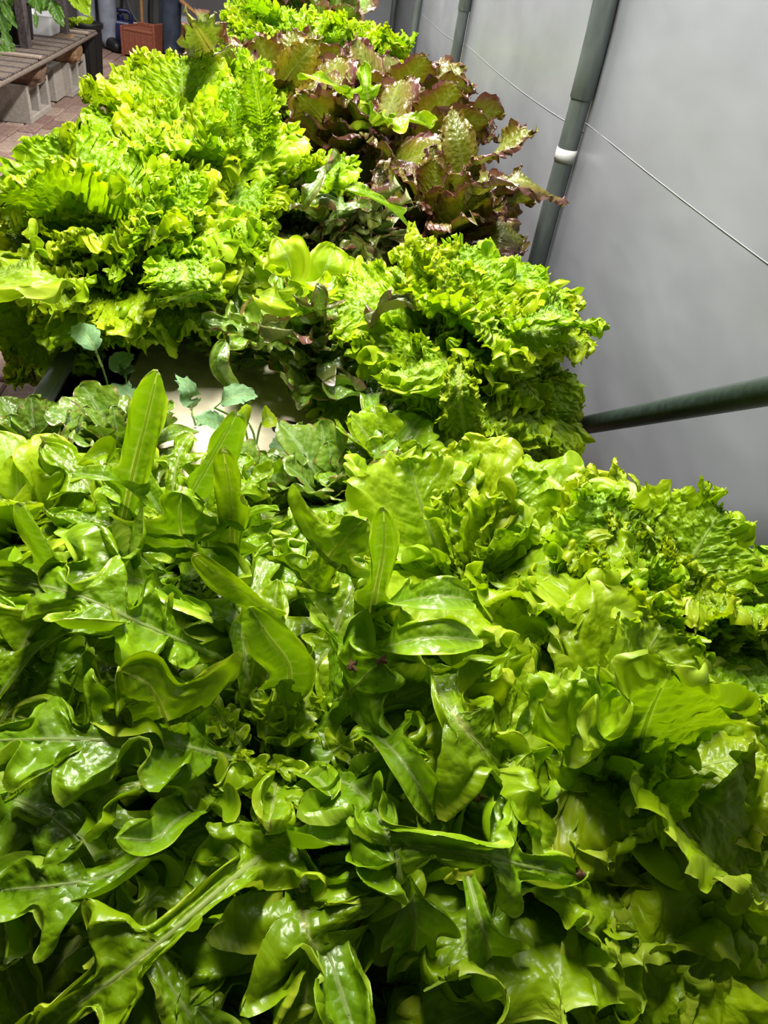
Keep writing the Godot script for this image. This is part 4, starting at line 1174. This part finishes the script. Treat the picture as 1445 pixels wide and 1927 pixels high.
# ---------------------------------------------------------------- the far end
func back_end() -> void:
	var blue := mat(Color(0.06, 0.08, 0.25), 0.4)
	var j := thing("jerry_can", "dark blue plastic can with a handle hole against the end wall", "can", at_y(228, 97, 0.0) + Vector3(0, 0, -0.08))
	var can := CSGCombiner3D.new()
	part("body", ring_loft([[0, 0, 0], [0.085, 0.06, 0.0], [0.095, 0.07, 0.012], [0.095, 0.07, 0.19], [0.085, 0.06, 0.22], [0, 0, 0.222]], 0.3), blue, j)
	part("handle", tube([Vector3(-0.06, 0.2, 0), Vector3(-0.06, 0.265, 0), Vector3(-0.03, 0.285, 0), Vector3(0.06, 0.285, 0), Vector3(0.083, 0.265, 0), Vector3(0.083, 0.2, 0)], [0.017], 10), blue, j)
	part("cap", lathe([[0, 0.255], [0.022, 0.255], [0.024, 0.25], [0.024, 0.215], [0, 0.215]], 16), blue, j)
	can.free()
	var redwood := grainy(Color(0.5, 0.25, 0.17), 0.15, 0.6, 5.0, 0.03, 85)
	step_box("wooden_stool", "red-brown wooden box stool standing by the dark jeans", at_y(272, 112, 0.0) + Vector3(0, 0, -0.1), -0.35, redwood)
	step_box("wooden_stool", "second red-brown stool half hidden behind the dark jeans", at_y(375, 108, 0.0) + Vector3(0, 0, -0.35), -0.2, redwood)
	var oakwood := grainy(Color(0.6, 0.42, 0.24), 0.15, 0.6, 5.0, 0.0, 86)
	var br := thing("broom", "wooden broom leaning upright behind the box stool", "broom", at_z(269, 80, -7.75))
	br.position.y = 0.0
	part("handle", tube([Vector3(0, 0.09, 0), Vector3(0.02, 1.4, -0.12)], [0.014], 10), oakwood, br)
	part("head", box(Vector3(0.3, 0.05, 0.07), 0.01, Vector3(0, 0.09, 0)), oakwood, br)
	part("bristles", box(Vector3(0.28, 0.07, 0.06), 0.01, Vector3(0, 0.036, 0)), mat(Color(0.2, 0.17, 0.12), 0.9), br)
	var st := thing("wooden_stick", "brown stick leaning to the right of the dark jeans", "stick", at_z(372, 28, -7.0))
	var a := at_z(341, 2, -7.3) - st.position
	part("shaft", tube([Vector3(0.3, -0.28, 0.2), Vector3.ZERO, a, a * 1.02], [0.013, 0.013, 0.016, 0.01], 10), oakwood, st)
	var bar := thing("dark_plank", "dark narrow plank leaning beside the pale trousers", "plank", at_y(214, 97, 0.0))
	part("board", tube([Vector3(0, 0.0, 0), Vector3(-0.2, 0.35, -0.3)], [0.025], 4), mat(Color(0.16, 0.15, 0.15), 0.6), bar)
	var card := thing("white_card", "small white card leaning behind the blue can", "card", at_z(256, 55, -7.85))
	part("sheet", box(Vector3(0.08, 0.1, 0.012), 0.002), mat(Color(0.75, 0.75, 0.77), 0.6), card)
	var rubber := mat(Color(0.13, 0.13, 0.13), 0.5)
	var hs := [[[200, -20], [203, 18], [215, 30], [228, 22], [232, -20], "black hose loop hanging on the end wall"], [[282, -20], [280, 20], [282, 45], [292, 70], [300, 80], "black hose hanging behind the broom on the end wall"], [[236, -20], [242, 10], [250, 28], [258, 40], [270, 50], "thin grey cord sagging on the end wall above the can"]]
	for k in 3:
		var h: Array = hs[k]
		var o := thing("garden_hose", h[5], "hose", at_z(h[1][0], h[1][1], -7.88))
		var pts := []
		for i in 5:
			pts.append(at_z(h[i][0], h[i][1], -7.88) - o.position)
		part("hose", tube(even(catmull(pts, 40), 24), [0.009 if k < 2 else 0.005], 8), rubber if k < 2 else mat(Color(0.4, 0.4, 0.4), 0.5), o)
	var cloth := thing("white_cloth", "white cloth lying on the second stool behind the jeans", "cloth", at_z(350, 38, -7.75))
	part("cloth", ring_loft([[0, 0, -0.03], [0.1, 0.06, -0.03], [0.11, 0.07, -0.015], [0.08, 0.05, 0.02], [0.03, 0.02, 0.03], [0, 0, 0.028]], 0.6), mat(Color(0.72, 0.72, 0.74), 0.8), cloth)
	person("person", "person in dark blue jeans standing at the end of the aisle", at_y(320, 112, 0.0), 1.9, Color(0.1, 0.14, 0.22), Color(0.25, 0.25, 0.28))
	person("person", "person in pale washed jeans and dark shoes behind the bench", at_y(188, 92, 0.0) + Vector3(0, 0, 0.0), 0.5, Color(0.52, 0.54, 0.62), Color(0.4, 0.36, 0.34))

func step_box(called: String, label: String, at: Vector3, turn: float, m: Material) -> void:
	var o := thing(called, label, "stool", at)
	o.rotation.y = turn
	var plank := box(Vector3(0.052, 0.17, 0.014), 0.002)
	for k in 5:
		part("plank", plank, m, o).position = Vector3(-0.108 + 0.054 * k, 0.1, 0.11)
	part("seat", box(Vector3(0.27, 0.02, 0.24), 0.004, Vector3(0, 0.195, 0)), m, o)
	for x in [-0.145, 0.145]:
		part("side", box(Vector3(0.02, 0.26 if x > 0 else 0.215, 0.25), 0.004, Vector3(x, 0.13 if x > 0 else 0.1075, 0)), m, o)
	part("back", box(Vector3(0.27, 0.17, 0.014), 0.003, Vector3(0, 0.1, -0.11)), m, o)
	part("ledge", box(Vector3(0.27, 0.025, 0.015), 0.003, Vector3(0, 0.218, -0.115)), m, o)

# ---------------------------------------------------------------- people: tapered capsules joined smoothly and meshed as surface nets
func field_mesh(bones: Array, cell: float, k := 0.03) -> ArrayMesh:
	var lo := Vector3.ONE * 99
	var hi := -lo
	for b in bones:
		var r: float = maxf(b[2], b[3]) + cell * 2
		lo = lo.min(b[0] - Vector3.ONE * r).min(b[1] - Vector3.ONE * r)
		hi = hi.max(b[0] + Vector3.ONE * r).max(b[1] + Vector3.ONE * r)
	var n := Vector3i(((hi - lo) / cell).ceil()) + Vector3i.ONE
	var D := PackedFloat32Array()
	D.resize(n.x * n.y * n.z)
	D.fill(1.0)
	for b in bones:
		var r: float = maxf(b[2], b[3]) + k + cell * 2
		var p0: Vector3i = Vector3i(((b[0].min(b[1]) - Vector3.ONE * r - lo) / cell).floor()).max(Vector3i.ZERO)
		var p1: Vector3i = Vector3i(((b[0].max(b[1]) + Vector3.ONE * r - lo) / cell).ceil()).min(n - Vector3i.ONE)
		var ab: Vector3 = b[1] - b[0]
		var ll := maxf(ab.length_squared(), 1e-9)
		for z in range(p0.z, p1.z + 1):
			for y in range(p0.y, p1.y + 1):
				for x in range(p0.x, p1.x + 1):
					var p := lo + Vector3(x, y, z) * cell
					var t := clampf((p - b[0]).dot(ab) / ll, 0, 1)
					var d: float = (p - b[0] - ab * t).length() - lerpf(b[2], b[3], t)
					var i := (z * n.y + y) * n.x + x
					var o := D[i]
					var h := clampf(0.5 + 0.5 * (o - d) / k, 0, 1)
					D[i] = lerpf(o, d, h) - k * h * (1.0 - h)
	var at := {}
	var P := PackedVector3Array()
	var N := PackedVector3Array()
	var step := [1, n.x, n.x * n.y]
	for z in n.z - 1:
		for y in n.y - 1:
			for x in n.x - 1:
				var i := (z * n.y + y) * n.x + x
				var c := PackedFloat32Array()
				var inside := 0
				for e in 8:
					var v := D[i + (e & 1) + ((e >> 1) & 1) * step[1] + (e >> 2) * step[2]]
					c.append(v)
					inside += 1 if v < 0 else 0
				if inside == 0 or inside == 8:
					continue
				var sum := Vector3.ZERO
				var m := 0
				for e in 8:
					for ax in 3:
						var f := e | (1 << ax)
						if f != e and (c[e] < 0) != (c[f] < 0):
							var q := Vector3(e & 1, (e >> 1) & 1, e >> 2)
							q[ax] = c[e] / (c[e] - c[f])
							sum += q
							m += 1
				at[i] = P.size()
				P.append(lo + (Vector3(x, y, z) + sum / m) * cell)
				N.append(Vector3(c[1] + c[3] + c[5] + c[7] - c[0] - c[2] - c[4] - c[6], c[2] + c[3] + c[6] + c[7] - c[0] - c[1] - c[4] - c[5], c[4] + c[5] + c[6] + c[7] - c[0] - c[1] - c[2] - c[3]).normalized())
	var idx := PackedInt32Array()
	for i in at:
		for ax in 3:
			if not at.has(i - step[(ax + 1) % 3]) or not at.has(i - step[(ax + 2) % 3]) or not at.has(i - step[(ax + 1) % 3] - step[(ax + 2) % 3]):
				continue
			var a := D[i] < 0
			var b := D[i + step[ax]] < 0
			if a == b:
				continue
			var q := [at[i], at[i - step[(ax + 1) % 3]], at[i - step[(ax + 1) % 3] - step[(ax + 2) % 3]], at[i - step[(ax + 2) % 3]]]
			if a:
				q.reverse()
			idx.append_array([q[0], q[1], q[2], q[0], q[2], q[3]])
	return pack(P, N, idx)

func person(called: String, label: String, at: Vector3, turn: float, jeans: Color, shirt: Color) -> void:
	var o := thing(called, label, "person", at)
	o.rotation.y = turn
	var V := func(x: float, y: float, z: float) -> Vector3: return Vector3(x, y, z)
	var body := [[V.call(0, 1.0, 0), V.call(0, 1.3, 0), 0.12, 0.14], [V.call(-0.1, 1.38, 0), V.call(0.1, 1.38, 0), 0.075, 0.075], [V.call(0, 1.4, 0), V.call(0, 1.52, 0.01), 0.055, 0.05], [V.call(0, 1.6, 0.02), V.call(0, 1.66, 0.01), 0.078, 0.09], [V.call(0, 1.56, 0.05), V.call(0, 1.57, 0.055), 0.045, 0.045], [V.call(0, 1.61, 0.1), V.call(0, 1.6, 0.112), 0.012, 0.014]]
	var skin := mat(Color(0.72, 0.52, 0.42), 0.5)
	var trousers := []
	var shirtb := [[V.call(0, 0.95, 0), V.call(0, 1.3, 0), 0.145, 0.155], [V.call(-0.12, 1.38, 0), V.call(0.12, 1.38, 0), 0.085, 0.085]]
	for s in [-1.0, 1.0]:
		var hip: Vector3 = V.call(s * 0.085, 0.9, 0)
		var knee: Vector3 = V.call(s * 0.085, 0.49, 0.03)
		var ank: Vector3 = V.call(s * 0.085, 0.09, 0)
		body += [[hip, knee, 0.08, 0.052], [knee, ank, 0.052, 0.036], [ank, V.call(s * 0.095, 0.035, 0.13), 0.035, 0.028]]
		trousers += [[hip, knee, 0.098, 0.075], [knee, V.call(s * 0.087, 0.07, -0.005), 0.075, 0.068]]
		var sh: Vector3 = V.call(s * 0.2, 1.38, 0)
		var el: Vector3 = V.call(s * 0.25, 1.1, 0.02)
		var wr: Vector3 = V.call(s * 0.2, 0.95, 0.2)
		body += [[sh, el, 0.048, 0.038], [el, wr, 0.038, 0.026], [wr, V.call(s * 0.185, 0.935, 0.27), 0.028, 0.03]]
		for f in 4:
			body.append([V.call(s * (0.165 + f * 0.014), 0.935, 0.28), V.call(s * (0.155 + f * 0.014), 0.9, 0.335 - absf(f - 1.5) * 0.008), 0.009, 0.008])
		body.append([V.call(s * 0.165, 0.94, 0.24), V.call(s * 0.14, 0.925, 0.295), 0.011, 0.009])
		shirtb += [[sh, el, 0.06, 0.055], [el, el.lerp(wr, 0.75), 0.055, 0.042]]
		part("shoe", field_mesh([[V.call(s * 0.085, 0.045, -0.04), V.call(s * 0.1, 0.038, 0.15), 0.044, 0.038], [V.call(s * 0.085, 0.08, -0.02), V.call(s * 0.088, 0.06, 0.05), 0.042, 0.04]], 0.012), mat(Color(0.08, 0.08, 0.09), 0.5), o)
	trousers.append([V.call(-0.06, 0.96, 0), V.call(0.06, 0.96, 0), 0.125, 0.125])
	part("body", field_mesh(body, 0.014, 0.02), skin, o)
	var denim := grainy(jeans, 0.2, 0.85, 1.2, 0.15, 95)
	part("trousers", field_mesh(trousers, 0.016, 0.03), denim, o)
	part("shirt", field_mesh(shirtb, 0.016, 0.04), mat(shirt, 0.85), o)
	part("hair", field_mesh([[V.call(0, 1.66, -0.02), V.call(0, 1.68, 0.0), 0.098, 0.095], [V.call(0, 1.6, -0.05), V.call(0, 1.56, -0.055), 0.07, 0.05]], 0.014), mat(Color(0.09, 0.06, 0.04), 0.6), o)
